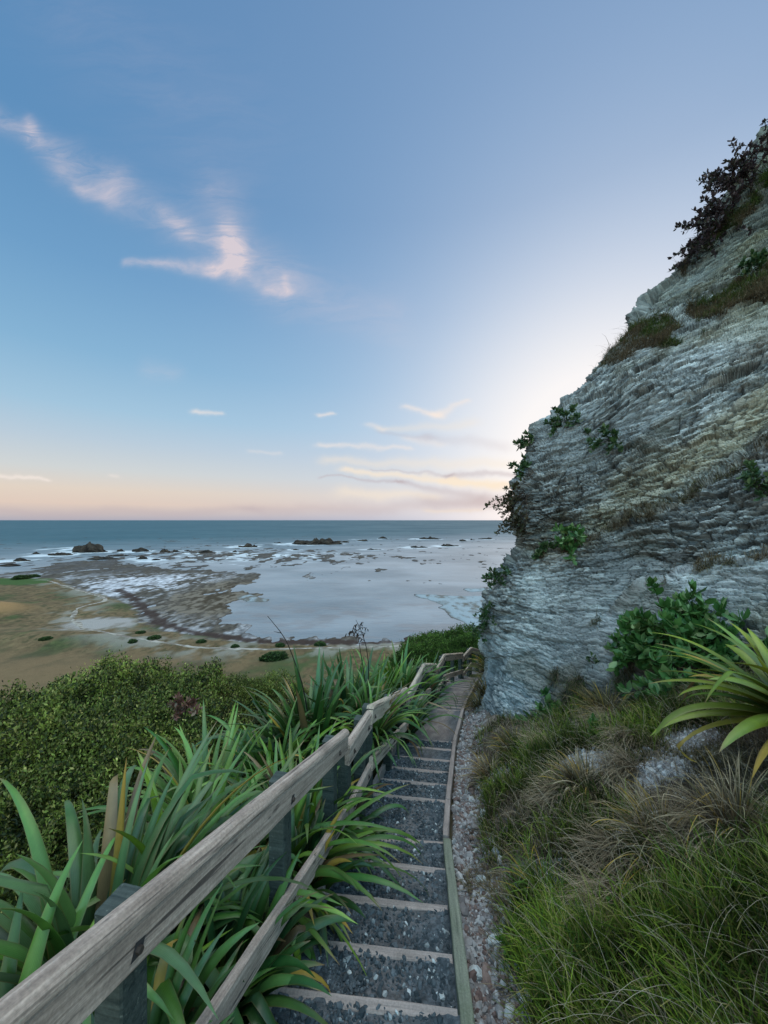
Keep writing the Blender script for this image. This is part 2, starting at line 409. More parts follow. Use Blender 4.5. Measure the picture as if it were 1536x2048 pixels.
    C = np.where(hill[..., None], c_hill, cf)
    V = np.stack([X, D, Z], -1)
    me = mesh('ground', V, [grid_faces(*X.shape)], C, True, [M_GROUND])
    link('ground', me, kind='structure')
build_ground()

# pale walking track over the flat
def ribbon_track():
    P = TRACK; seg = np.sqrt(((P[1:] - P[:-1]) ** 2).sum(1)); s = np.concatenate([[0], np.cumsum(seg)])
    t = np.arange(0, s[-1], 0.7)
    x = np.interp(t, s, P[:, 0]); y = np.interp(t, s, P[:, 1])
    k = np.ones(13) / 13
    xs = np.convolve(np.pad(x, 6, 'edge'), k, 'valid'); ys = np.convolve(np.pad(y, 6, 'edge'), k, 'valid')
    xs += fbm(t / 9, 0 * t, 0, 80, 2) * 1.2
    dx, dy = np.gradient(xs), np.gradient(ys); l = np.hypot(dx, dy) + 1e-9; nx, ny = -dy / l, dx / l
    w = .8 + .9 * fbm(t / 5, t * 0, 0, 81, 3)
    a = np.linspace(-1, 1, 7)
    e = fbm(t[:, None] / 2.5, np.sign(a)[None] * 5, 0, 82, 3) * .5 * np.abs(a)[None]
    X = xs[:, None] + nx[:, None] * a * (w[:, None] + e); Y = ys[:, None] + ny[:, None] * a * (w[:, None] + e)
    Z = ground_z(X, Y) + 0.09 - 0.12 * np.abs(a[None]) ** 3
    C = mixc((0.17, 0.14, 0.115), (0.36, 0.32, 0.28), sstep(-.3, .3, fbm(X / 1.2, Y / 1.2, 0, 83, 3)))
    link('path', mesh('path', np.stack([X, Y, Z], -1), [grid_faces(*X.shape)], C, True, [M_GROUND]), kind='structure')
ribbon_track()

# ------------------------------------------------------------------ sea
ROCKS = [  # px, waterline py, width px, height px
    (632, 1088, 96, 12), (180, 1104, 66, 15), (280, 1103, 32, 7), (496, 1094, 40, 7), (860, 1078, 42, 5), (970, 1078, 26, 4),
    (766, 1077, 18, 4), (838, 1095, 34, 4), (900, 1092, 36, 5), (726, 1082, 20, 3), (330, 1105, 20, 7), (352, 1104, 12, 5),
    (242, 1103, 16, 5), (284, 1118, 22, 6), (72, 1108, 16, 5), (592, 1100, 12, 3), (44, 1122, 30, 6), (120, 1110, 46, 6),
    (312, 1120, 18, 4), (376, 1102, 16, 4), (415, 1106, 34, 5), (470, 1104, 10, 3), (925, 1082, 14, 3), (945, 1080, 10, 3),
    (748, 1099, 26, 2), (690, 1085, 16, 3), (235, 1112, 40, 5), (205, 1118, 60, 5), (555, 1086, 14, 3), (20, 1132, 40, 5)]
def build_sea():
    d = np.concatenate([np.linspace(60, 118, 20), 120 * np.exp(np.arange(0, np.log(1100 / 120.), 0.0035)), 1100 * np.exp(np.linspace(0.01, np.log(60000 / 1100.), 90))])
    u = np.concatenate([[-6, -4, -3, -2.2, -1.6], np.linspace(-1.3, 1.3, 700), [1.6, 2.2, 3, 4, 6]])
    D = np.repeat(d[:, None], len(u), 1); X = u[None] * D
    sw = fbm(X / 7, D / 3.2, 0, 90, 3) * .07 * sstep(200, 420, D) * sstep(2500, 900, D)
    Z = 0.0 + sw
    deep = sstep(300, 1150, D + X * -.6 + 60 * fbm(X / 90, D / 60, 0, 91, 3))
    bay = mixc((0.245, 0.260, 0.285), (0.155, 0.180, 0.205), sstep(-.35, .45, fbm(X / 45, D / 30, 0, 92, 4)))  # silvery sky reflection painted into the bay's base colour
    bay = mixc(bay, (0.17, 0.15, 0.15), .5 * sstep(.1, .4, fbm(X / 12, D / 7, 0, 95, 4)) * sstep(230, 150, D))
    far = mixc((0.070, 0.108, 0.128), (0.110, 0.150, 0.170), sstep(-.4, .4, fbm(X / 160, D / 60, 0, 93, 4)))
    left = sstep(.25, -.7, X / D)
    far = mixc(far, (0.045, 0.108, 0.138), left * .7)
    C = mixc(bay, far, deep)
    foam = np.zeros(D.shape)
    for (px, py, w, h) in ROCKS[:26]:
        dd = F * CAMZ / (py - 1040); cx = (px - 768) / F * dd; rw = w / F * dd * .5 + 6
        r = np.sqrt(((X - cx + rw * .3) / (rw * 1.35)) ** 2 + ((D - dd) / (12 + rw * .6)) ** 2)
        foam = np.maximum(foam, sstep(1.3, .7, r) * (.8 if w > 30 else .45))
    for a, b, s in (((0, 1122), (34, 1124), 1), ((85, 1099), (150, 1094), 1), ((130, 1100), (180, 1091), 1), ((470, 1091), (520, 1090), .7), ((460, 1108), (560, 1112), .9), ((700, 1079), (760, 1078), .6), ((820, 1079), (990, 1079), .5)):
        foam = np.maximum(foam, s * sstep(13, 2, line_d(X, D * .55, P_PX([a, b]) * [1, .55])) * .95)
    edge = np.exp(-((X + 150) / 190) ** 2 - ((D - 400) / 90) ** 2) * .42
    fn = fbm(X / 9, D / 9, 0, 94, 5, .65)
    fm = sstep(.32, .62, foam * .75 + edge + fn * .55)
    C = mixc(C, (0.62, 0.66, 0.70), fm * .85)
    C = np.concatenate([C, deep[..., None]], -1)
    m, nt, b = newmat('sea_water')
    a = N(nt, 'ShaderNodeAttribute', attribute_name='Col')
    pos = N(nt, 'ShaderNodeNewGeometry').outputs['Position']
    mp = N(nt, 'ShaderNodeMapping'); mp.inputs['Scale'].default_value = (0.02, 0.05, 1); nt.links.new(pos, mp.inputs[0])
    s = noise(nt, mp.outputs[0], 1.0, 6, .6, .4)
    c = mixrgb(nt, a.outputs['Color'], ramp(nt, s, [(.3, (.82,) * 3), (.7, (1.18,) * 3)]), 1.0, 'MULTIPLY')
    nt.links.new(c, b.inputs['Base Color']); b.inputs['Roughness'].default_value = 0.32; b.inputs['IOR'].default_value = 1.33
    nt.links.new(math_(nt, 'MULTIPLY_ADD', a.outputs['Alpha'], -.36, .44), b.inputs['Specular IOR Level']); nt.links.new(math_(nt, 'MULTIPLY_ADD', a.outputs['Alpha'], .4, .30), b.inputs['Roughness'])
    bn = N(nt, 'ShaderNodeBump'); bn.inputs['Strength'].default_value = 0.55; bn.inputs['Distance'].default_value = 0.5
    mp2 = N(nt, 'ShaderNodeMapping'); mp2.inputs['Scale'].default_value = (0.16, 0.42, 1); nt.links.new(pos, mp2.inputs[0])
    nt.links.new(noise(nt, mp2.outputs[0], 1.0, 7, .68, .2), bn.inputs['Height']); nt.links.new(bn.outputs[0], b.inputs['Normal'])
    link('sea', mesh('sea', np.stack([X, D, Z], -1), [grid_faces(*X.shape)], C, True, [m]), kind='structure')
build_sea()

ICO = None
def ico(sub):
    import bmesh
    bm = bmesh.new(); bmesh.ops.create_icosphere(bm, subdivisions=sub, radius=1.0)
    v = np.array([x.co[:] for x in bm.verts]); f = np.array([[q.index for q in p.verts] for p in bm.faces]); bm.free()
    return v, f
def sea_rocks():
    v0, f0 = ico(4)
    for i, (px, py, w, h) in enumerate(ROCKS):
        d = F * CAMZ / (py - 1040); x = (px - 768) / F * d
        rw = w / F * d * .5; rh = h / F * d * 1.05 + .3; rd = max(rw * .55, 3)
        v = v0.copy(); s = 100 + i * 7
        k = max(2.2, rw / 4)
        n = fbm(v[:, 0] * k, v[:, 1] * 2.5, v[:, 2] * 2, s, 4, .6)
        prof = 0.55 + 0.75 * (fbm(v[:, 0] * k * .8, 0 * n, 0, s + 3, 3))
        v = v * (1 + .35 * n[:, None])
        z = np.clip(v[:, 2], -.3, None) * rh * np.clip(prof, .15, 1.2)
        z = np.where(v[:, 2] > 0, z + .12 * rh * np.abs(fbm(v[:, 0] * 9, v[:, 1] * 9, 0, s + 5, 2)), z)
        V = np.stack([v[:, 0] * rw, v[:, 1] * rd, z], -1)
        C = mixc((0.016, 0.014, 0.013), (0.055, 0.046, 0.037), sstep(-.3, .4, n))
        me = mesh('sea_rock', V, [f0], C, False, [M_REEF])
        o = link('sea_rock', me)
        o.location = (x, d, -.05)
        names = {0: 'largest long jagged dark islet far out in the bay', 1: 'tall brown dome of rock beyond the reef on the left', 3: 'dark rock with surf in front between the reef and the open bay',
                 4: 'flat dark islet far out near the cliff, with surf around it', 5: 'small dark islet closest to the cliff edge near the horizon', 2: 'low rounded dark rock just right of the brown dome'}
        if i in names: o['label'] = names[i]
        elif px > 700: o['label'] = 'low dark rock awash in the right half of the bay'; o['group'] = 'small rocks out in the bay'
        else: o['label'] = 'low dark rock at the seaward edge of the reef'; o['group'] = 'small rocks along the reef edge'
        o['category'] = 'rock'
sea_rocks()

# ------------------------------------------------------------------ cliff
OUT = np.array([[-700, 2400], [-300, 2000], [0, 1752], [150, 1632], [270, 1536], [340, 1500], [420, 1452], [500, 1398], [560, 1335], [600, 1290], [650, 1268], [690, 1240], [740, 1196],
                [800, 1148], [830, 1098], [852, 1066], [900, 1056], [940, 1046], [985, 1038], [1040, 1036], [1062, 1033], [1078, 1042], [1095, 1040], [1120, 1018], [1150, 1001], [1190, 974], [1240, 970], [1290, 971],
                [1312, 984], [1345, 986], [1385, 975], [1430, 956], [1470, 946], [1520, 940], [1640, 930]])
CP = np.array([  # px, py, depth
    (945, 1460, 7.0), (940, 1640, 7.0), (985, 1310, 7.9), (970, 1200, 8.2), (1035, 1080, 8.4), (1030, 1000, 8.3), (1065, 860, 9.0), (1150, 800, 9.4), (1240, 690, 9.9), (1290, 600, 10.6), (1400, 500, 11.0), (1536, 270, 11.4),
    (1100, 1470, 5.9), (1250, 1455, 5.0), (1400, 1430, 4.3), (1536, 1400, 3.9), (1536, 1640, 3.9), (1250, 1640, 5.0), (1100, 1640, 5.9),
    (1100, 1300, 6.8), (1250, 1280, 5.9), (1400, 1240, 5.2), (1536, 1200, 4.8), (1150, 1080, 7.6), (1300, 1050, 6.7), (1450, 1000, 6.0), (1536, 980, 5.7),
    (1180, 900, 8.4), (1350, 880, 7.3), (1536, 820, 6.5), (1350, 700, 8.6), (1536, 640, 7.6), (1450, 560, 9.3), (1536, 450, 9.6), (1700, 200, 10.5), (1900, 0, 11.5), (1900, 800, 6.0), (1900, 1400, 3.2), (1900, 1640, 3.1), (2200, 1000, 4.8), (2000, -300, 13), (2200, -300, 12)])
def _tps(r): return np.where(r > 0, r * r * np.log(r + 1e-9), 0)
_cp = CP[:, :2] / 500
_A = _tps(np.sqrt(((_cp[:, None] - _cp[None]) ** 2).sum(-1))) + np.eye(len(_cp)) * 0.02
_B = np.concatenate([np.ones((len(_cp), 1)), _cp], 1)
_S = np.linalg.solve(np.block([[_A, _B], [_B.T, np.zeros((3, 3))]]), np.concatenate([np.log(CP[:, 2]), [0, 0, 0]]))
def cliff_d(px, py):
    px = np.asarray(px, float) / 500; py = np.asarray(py, float) / 500
    r = _S[-3] + _S[-2] * px + _S[-1] * py
    for w, (a, b) in zip(_S[:-3], _cp): r = r + w * _tps(np.sqrt((px - a) ** 2 + (py - b) ** 2))
    return np.exp(r)
def out_x(py): return np.interp(py, OUT[:, 0], OUT[:, 1])
LEDGES = [  # ledge lines, how far the rock above steps back, half width of the vegetated strip
    (np.array([(1180, 720), (1240, 695), (1300, 672), (1370, 655), (1450, 615), (1536, 560), (1700, 470), (1900, 380)]), .55, 26),
    (np.array([(1130, 1090), (1200, 1062), (1270, 1022), (1340, 1000), (1400, 960), (1480, 905), (1600, 850), (1900, 760)]), .40, 6),
    (np.array([(1040, 1115), (1100, 1098), (1160, 1096)]), .3, 5),
    (np.array([(1210, 1270), (1290, 1185), (1400, 1140), (1536, 1120), (1900, 1080)]), .30, 5),
    (np.array([(1360, 520), (1440, 470), (1536, 380), (1700, 260)]), .35, 18)]
CL = {}
def build_cliff():
    py = np.arange(-420, 1640, 2.1)
    t = np.linspace(0, 1, 520)
    ox = out_x(py) + 2.5 * fbm(py / 9, 0, 0, 200, 3) + 6 * fbm(py / 40, 0, 0, 205, 3) + 5 * (_h(np.floor(py / 17 + .6 * fbm(py / 30, 0, 0, 206, 2)), py * 0, py * 0, 3) - .5) * sstep(1150, 900, py)
    PX = ox[:, None] + (2000 - ox[:, None]) * (t ** 1.15)[None]
    PY = np.repeat(py[:, None], len(t), 1)
    D = cliff_d(PX, PY)
    D = D + 0.9 * np.exp(-((PX - ox[:, None]) / 26.0)) ** 1 * 0.9     # rounding of the arris
    for L, a, hw in LEDGES:
        ly = np.interp(PX, L[:, 0], L[:, 1])
        inside = sstep(L[0, 0] - 20, L[0, 0] + 60, PX) * (1 - sstep(L[-1, 0] - 40, L[-1, 0] + 20, PX) * (L[-1, 0] < 1300))
        D = D + a * sstep(hw * .8, -hw * 1.2, PY - ly + 8 * fbm(PX / 30, PY / 30, 0, 210, 2)) * inside * np.exp(-np.clip(ly - PY, 0, None) / 260.)
    # wrap the far side
    nb = 70; b = (np.linspace(1, 0, nb, endpoint=False)) ** 1.6
    Db = D[:, :1] + b[None] * 17
    PXb = PX[:, :1] + (b[None] * 26) * (1 + 0 * Db)
    PYb = np.repeat(py[:, None], nb, 1)
    PX = np.concatenate([PXb, PX], 1); PY = np.concatenate([PYb, PY], 1); D = np.concatenate([Db, D], 1)
    X = (PX - 768) / F * D; Y = D; Z = CAMZ - (PY - 1040) / F * D
    V = np.stack([X, Y, Z], -1)
    gu = np.gradient(V, axis=1); gv = np.gradient(V, axis=0)
    n = np.cross(gu, gv); n /= np.linalg.norm(n, axis=-1, keepdims=True) + 1e-9
    n *= np.where((n * V[..., :] - n * np.array([0, 0, CAMZ])).sum(-1) > 0, -1, 1)[..., None]     # towards the viewer's side
    # smooth the normals a little
    for _ in range(2):
        n[1:-1, 1:-1] = (n[1:-1, 1:-1] + n[:-2, 1:-1] + n[2:, 1:-1] + n[1:-1, :-2] + n[1:-1, 2:]) / 5
    # strata: bedding tips up to the right in the upper part
    tilt = 0.30 + .32 * sstep(39, 44, Z)
    wv = Z - tilt * (X - 3) * .6 + .25 * Y * .3 + 0.22 * fbm(X * .45, Y * .45, Z * .45, 220, 3)
    L1 = X * .8 + Y * .6 ; L2 = -X * .6 + Y * .8
    big = fbm(X * .55, Y * .55, Z * .8, 221, 4) + .8 * fbm(X * .28, Y * .28, Z * .4, 226, 2)
    f1, f2, r, dd = voro(L1 / .55, L2 / .45, wv / .13 + .5 * vnoise(L1 * 2, L2 * 2, wv * 2, 231), 230)
    g1, g2, s, ee = voro(L1 / (.38) + 3 + .6 * vnoise(L1 * 3, L2 * 3, wv * 6, 241), L2 / .2, wv / .048 + .7 * vnoise(L1 * 3.3, L2 * 3, wv * 4, 242), 240)
    k1, k2, q, hh = voro(L1 / .075 + 3, L2 / .09, wv / .026, 250)
    bed = wv / .42 + .35 * vnoise(L1 * .8, L2 * .8, wv, 227); bf = bed - np.floor(bed); bh = _h(np.floor(bed), 0 * bed, 0 * bed, 228)
    smoothz = sstep(-.05, .30, fbm(X * .7 + 2, Y * .7, wv * 1.1, 229, 3))
    m1, m2, p, pp_ = voro(L1 / 1.0 + 7, L2 / 1.0, wv / .36, 225)
    A = 0.65 + .55 * sstep(-.4, .3, fbm(X * .5 + 4, Y * .5, Z * .5, 222, 3))
    A = A * (1 - .50 * smoothz)
    # smoother chalky toe at the foot of the nose
    _l2 = LEDGES[1][0]; _dy = PY - np.interp(PX, _l2[:, 0], _l2[:, 1]); toe = sstep(1150, 1330, PY) * sstep(1260, 1080, PX)
    A = A * (1 - .45 * toe)
    sl = lambda rr, e: (rr[0] - .5) * .8 + (rr[1] - .5) * e[2] * 1.3 + (rr[2] - .5) * e[0] * .7
    h = .24 * big + .08 * (bh - .5) * sstep(0, .12, bf) * sstep(1, .88, bf) - .03 * sstep(.07, 0, bf) + A * (.16 * sl(p, pp_) + .14 * sl(r, dd) + .085 * sl(s, ee) + .028 * sl(q, hh)) - .03 * A * sstep(.10, 0, f2 - f1) - .018 * sstep(.12, 0, g2 - g1)
    bulge = .25 * np.sin(wv * 1.35 + 2 * fbm(X * .3, Y * .3, Z * .3, 223, 2))
    h = h + bulge * .5 + .05 * toe * fbm(X * 5, Y * 5, Z * 5, 224, 3)
    V = V + n * h[..., None]
    # colours
    up = n[..., 2]; upz = 0 * PX + .3
    c = mixc((0.235, 0.268, 0.280), (0.50, 0.55, 0.555), sstep(-.5, .5, (s[0] - .5) + .5 * (r[1] - .5) + .5 * fbm(X * 1.2, Y * 1.2, Z * 2, 260, 4)))
    c = c * (.62 + .62 * sstep(.35, -.35, ee[2] + .4 * (q[0] - .5)))[..., None] * (.80 + .36 * sstep(.4, -.4, dd[2]))[..., None] * (.82 + .36 * q[1])[..., None]  # flakes painted as lit from above: lighter tops, darker lower parts
    bands = sstep(.05, .45, fbm(X * .25, Y * .25, wv * .9, 261, 4) + .12 * fbm(X * 2, Y * 2, Z * 4, 262, 3))
    c = mixc(c, mixc((0.36, 0.35, 0.235), (0.50, 0.48, 0.33), s[1]), bands * .55)
    yel = np.exp(-((PY - (1150 - .62 * (PX - 1000))) / 60.) ** 2) * sstep(1100, 1250, PX)
    c = mixc(c, mixc((0.40, 0.38, 0.25), (0.54, 0.51, 0.36), s[2]), .65 * sstep(.2, .9, yel + .3 * fbm(X, Y, Z * 2, 263, 3)))
    brown = sstep(.25, .5, fbm(X * .8 + 7, Y * .8, wv * 2.2, 264, 4))
    c = mixc(c, (0.17, 0.125, 0.075), brown * .38)
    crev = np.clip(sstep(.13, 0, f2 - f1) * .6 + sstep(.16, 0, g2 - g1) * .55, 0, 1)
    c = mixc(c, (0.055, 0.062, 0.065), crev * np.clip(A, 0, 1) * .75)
    c = mixc(c, (0.06, 0.065, 0.065), sstep(.09, 0, bf + .05 * fbm(X * 3, Y * 3, Z * 3, 266, 2)) * .65 * sstep(-.3, .2, fbm(X * .8, Y * .8, Z, 267, 3)))
    c = mixc(c, (0.44, 0.49, 0.51), smoothz * .35)
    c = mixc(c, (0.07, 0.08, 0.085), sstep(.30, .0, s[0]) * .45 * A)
    c = mixc(c, (0.34, 0.40, 0.425), toe * .4)
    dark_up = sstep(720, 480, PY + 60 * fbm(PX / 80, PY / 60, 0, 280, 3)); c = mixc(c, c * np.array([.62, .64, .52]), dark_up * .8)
    patch = fbm(X * .45 + 3, Y * .45, wv * .8, 281, 4); c = c * (1 - .38 * sstep(.0, .35, patch))[..., None]
    c = mixc(c, mixc((0.07, 0.075, 0.035), (0.13, 0.11, 0.07), s[0]), sstep(.22, .42, fbm(X * 1.0 + 9, Y * 1.0, Z * 1.4, 282, 4)) * .55 * sstep(.1, -.5, -upz))
    c = c * (.90 - .34 * sstep(-8, 25, _dy + 20 * fbm(PX / 50, PY / 30, 0, 283, 3)) * sstep(190, 60, _dy) * sstep(1130, 1260, PX))[..., None]  # shade under the second ledge painted over the darker slate
    lm = np.zeros(PX.shape); lk = fbm(PX / 55, PY / 25, 0, 272, 4)
    for L, a, hw in LEDGES:
        ly = np.interp(PX, L[:, 0], L[:, 1]); ok = sstep(L[0, 0] - 25, L[0, 0] + 15, PX) * (1 - (PX > L[-1, 0]))
        lm = np.maximum(lm, ok * sstep(hw * 1.3, hw * .3, np.abs(PY - ly + 20 * fbm(PX / 40, PY / 40, 0, 270, 3)) - hw * .9 * lk) * sstep(-.45, .05, lk))
    c = mixc(c, (0.10, 0.085, 0.055), lm * .6)
    low = sstep(1290, 1450, PY + 60 * fbm(PX / 60, PY / 60, 0, 271, 3)) * sstep(1040, 1180, PX)
    c = mixc(c, (0.10, 0.085, 0.07), low * .75)
    CL.update(V=V, PX=PX, PY=PY, n=n, lm=lm, low=low)
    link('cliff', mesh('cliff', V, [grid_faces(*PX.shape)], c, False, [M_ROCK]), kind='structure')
build_cliff()
_cv = CL['V'][::6, ::4].reshape(-1, 3)
_cpx = (_cv[:, 0] / _cv[:, 1]) * F + 768; _cpy = 1040 - (_cv[:, 2] - CAMZ) / _cv[:, 1] * F
_cn = CL['n'][::6, ::4].reshape(-1, 3)
def on_cliff(px, py):
    k = (_cpx - px) ** 2 + (_cpy - py) ** 2
    idx = np.argsort(k)[:12]
    i = idx[np.argmin(_cv[idx, 1])]
    return _cv[i], _cn[i]
def surf(px, py):
    """first solid point along the sight line: bank or rock"""
    c, n = on_cliff(px, py)
    dd = np.concatenate([np.arange(.8, 14, .02)]); X = (px - 768) / F * dd; Z = CAMZ - (py - 1040) / F * dd
    g = ground_z(X, dd); k = np.argmax(Z < g)
    if (Z < g).any() and dd[k] < c[1]: return np.array([X[k], dd[k], g[k]]), np.array([0, 0, 1.])
    return c, n
print('terrain', time.time() - T0)

# ------------------------------------------------------------------ timber
def frame_mat(P, Q):
    P = Vector(P); Q = Vector(Q); x = (Q - P).normalized(); up = Vector((0, 0, 1))
    y = up.cross(x).normalized(); z = x.cross(y).normalized()
    M = Matrix((x, y, z)).transposed().to_4x4(); M.translation = P
    return M, (Q - P).length
def profile_beam(prof, L, seed, wob=0.002, nseg=None, ends=True):
    """extrude a closed yz outline along x, with slight waviness"""
    prof = np.asarray(prof, float); n = len(prof); ns = nseg or max(3, int(L / .12) + 1)
    xs = np.linspace(0, L, ns); V = np.zeros((ns, n, 3))
    V[:, :, 0] = xs[:, None]
    V[:, :, 1] = prof[None, :, 0] + wob * vnoise(xs[:, None] * 6, np.arange(n)[None] * .7, 0, seed)
    V[:, :, 2] = prof[None, :, 1] + wob * vnoise(xs[:, None] * 6, np.arange(n)[None] * .7, 5, seed)
    i = np.arange(ns - 1)[:, None] * n; j = np.arange(n)[None]; jn = (j + 1) % n
    Fq = np.stack([i + j, i + jn, i + n + jn, i + n + j], -1).reshape(-1, 4)
    caps = np.array([list(range(n))[::-1], [(ns - 1) * n + k for k in range(n)]])
    return V.reshape(-1, 3), [Fq[:, ::-1], caps[:, ::-1]]
def rect_prof(y0, y1, z0, z1, b=0.006):
    return [(y0 + b, z0), (y1 - b, z0), (y1, z0 + b), (y1, z1 - b), (y1 - b, z1), (y0 + b, z1), (y0, z1 - b), (y0, z0 + b)]
def beam(name, P, Q, prof, mat, parent, seed, wob=.002, smooth=False):
    M, L = frame_mat(P, Q)
    V, Fs = profile_beam(prof, L, seed, wob)
    o = link(name, mesh(name, V, Fs, None, smooth, [mat]), parent)
    o.matrix_local = M if parent is None else Matrix.Translation(-Vector(parent.location)) @ M
    return o
def pt(X, d, H): return (X, d, CAMZ - H)

stair = thing('stairway', pt(-.1, .98, 2.2), 'long flight of timber edged gravel steps descending beside the cliff', 'stairs')
for i in range(NT):
    R_ = pt(_xr[i] - .0, _d[i], _H[i]); L_ = pt(_xl[i], _d[i] + SLANT[i] * (_xr[i] - _xl[i]), _H[i] + .01 * vnoise(i * 3.3, 0))
    beam('tread', R_, L_, rect_prof(-.03, .03, -.13, 0, .007), M_TREAD, stair, 300 + i, .003)
# right kerb in lengths, left edge board in lengths
def edge(xs, ds, hs, off, w, top, deep, mat, name, sid, breaks):
    for a, b in breaks:
        P = pt(xs[a] + off, ds[a] - .05, hs[a] - top); Q = pt(xs[b] + off, ds[b] + .02, hs[b] - top)
        beam(name, P, Q, rect_prof(-w / 2, w / 2, -deep, 0, .006), mat, stair, sid + a, .003)
ld = _d + SLANT * (_xr - _xl)
edge(_xr, _d, _H, .035, .07, .035, .16, M_KERB, 'kerb', 400, [(0, 6)])
xs2 = _xr.copy()
for a, b in [(6, 7), (7, 12), (12, 13), (13, 17), (17, 18), (18, 24)]:
    P = pt(_xr[a] + .03, _d[a] - (.0 if a != 6 else -.06), _H[a] - .03 + (.0 if b - a > 1 else 0)); Q = pt(_xr[b] + .03, _d[b] - .01, _H[b] - .03)
    beam('kerb', P, Q, rect_prof(-.028, .028, -.15, 0, .006), M_TREAD, stair, 420 + a, .003)
for a, b in [(0, 6), (6, 7), (7, 12), (12, 13), (13, 17), (17, 18), (18, 24)]:
    P = pt(_xl[a] - .03, ld[a], _H[a] - .06); Q = pt(_xl[b] - .03, ld[b] - .01, _H[b] - .06)
    beam('edge_board', P, Q, rect_prof(-.025, .025, -.2, 0, .006), M_TREAD, stair, 440 + a, .003)

# gravel surface of the steps (ground)
def build_path():
    V = []; Fq = []; C = []; base = 0
    rows = []
    for i in range(NT):
        nxt = i + 1
        if nxt < NT:
            h1 = _H[nxt]; d0, d1 = _d[i], _d[nxt]; x0r, x1r, x0l, x1l = _xr[i], _xr[nxt], _xl[i], _xl[nxt]; l0, l1 = ld[i], ld[nxt]
        else:
            h1 = _H[i] + .12; d0, d1 = _d[i], 16.; x0r, x1r, x0l, x1l = _xr[i], 4.85, _xl[i], 4.1; l0, l1 = ld[i], 16.2; h1 = 6.3
        long = (d1 - d0) > .6
        m = max(8, int((d1 - d0) / .02)) if d0 < 6 else 14
        n = 60 if d0 < 6 else 30
        t = np.linspace(0, 1, m)[:, None]; a = np.linspace(-.02, 1.02, n)[None]
        xr_, xl_ = x0r + (x1r - x0r) * t, x0l + (x1l - x0l) * t
        dr_, dl_ = d0 + (d1 - d0) * t, l0 + (l1 - l0) * t
        X = xl_ + (xr_ - xl_) * a; Y = dl_ + (dr_ - dl_) * a
        hs = (_H[i] + (.10 if not long else .05)); 
        Hh = hs + (h1 - hs) * t if (long or nxt >= NT) else h1 - .03 + .03 * t
        Z = CAMZ - Hh - .012 + .010 * fbm(X * 9, Y * 9, 0, 500, 4) + .012 * np.abs(a - .5) * 2
        g = fbm(X * 30, Y * 30, 0, 501, 3)
        c = mixc((0.045, 0.058, 0.068), (0.105, 0.12, 0.135), sstep(-.3, .4, g))
        worn_pale = sstep(.75, .2, np.abs(a - .58) * 2 + .5 * fbm(X * 3, Y * 3, 0, 502, 3)) * (.85 if long and d0 > 6 else .30)
        if d0 > 6.2: worn_pale = np.clip(worn_pale + .25, 0, 1)  # far steps turned paler brown all over, beyond the trodden middle
        c = mixc(c, mixc((0.18, 0.15, 0.14), (0.27, 0.23, 0.21), sstep(-.3, .3, fbm(X * 12, Y * 12, 0, 503, 3))), worn_pale + 0 * X)
        V.append(np.stack([X, Y, Z + 0 * X], -1).reshape(-1, 3)); C.append(c.reshape(-1, 3)); Fq.append(grid_faces(m, n) + base); base += m * n
    link('gravel_path', mesh('gravel_path', np.concatenate(V), [np.concatenate(Fq)], np.concatenate(C), True, [M_PATH]), kind='structure')
build_path()

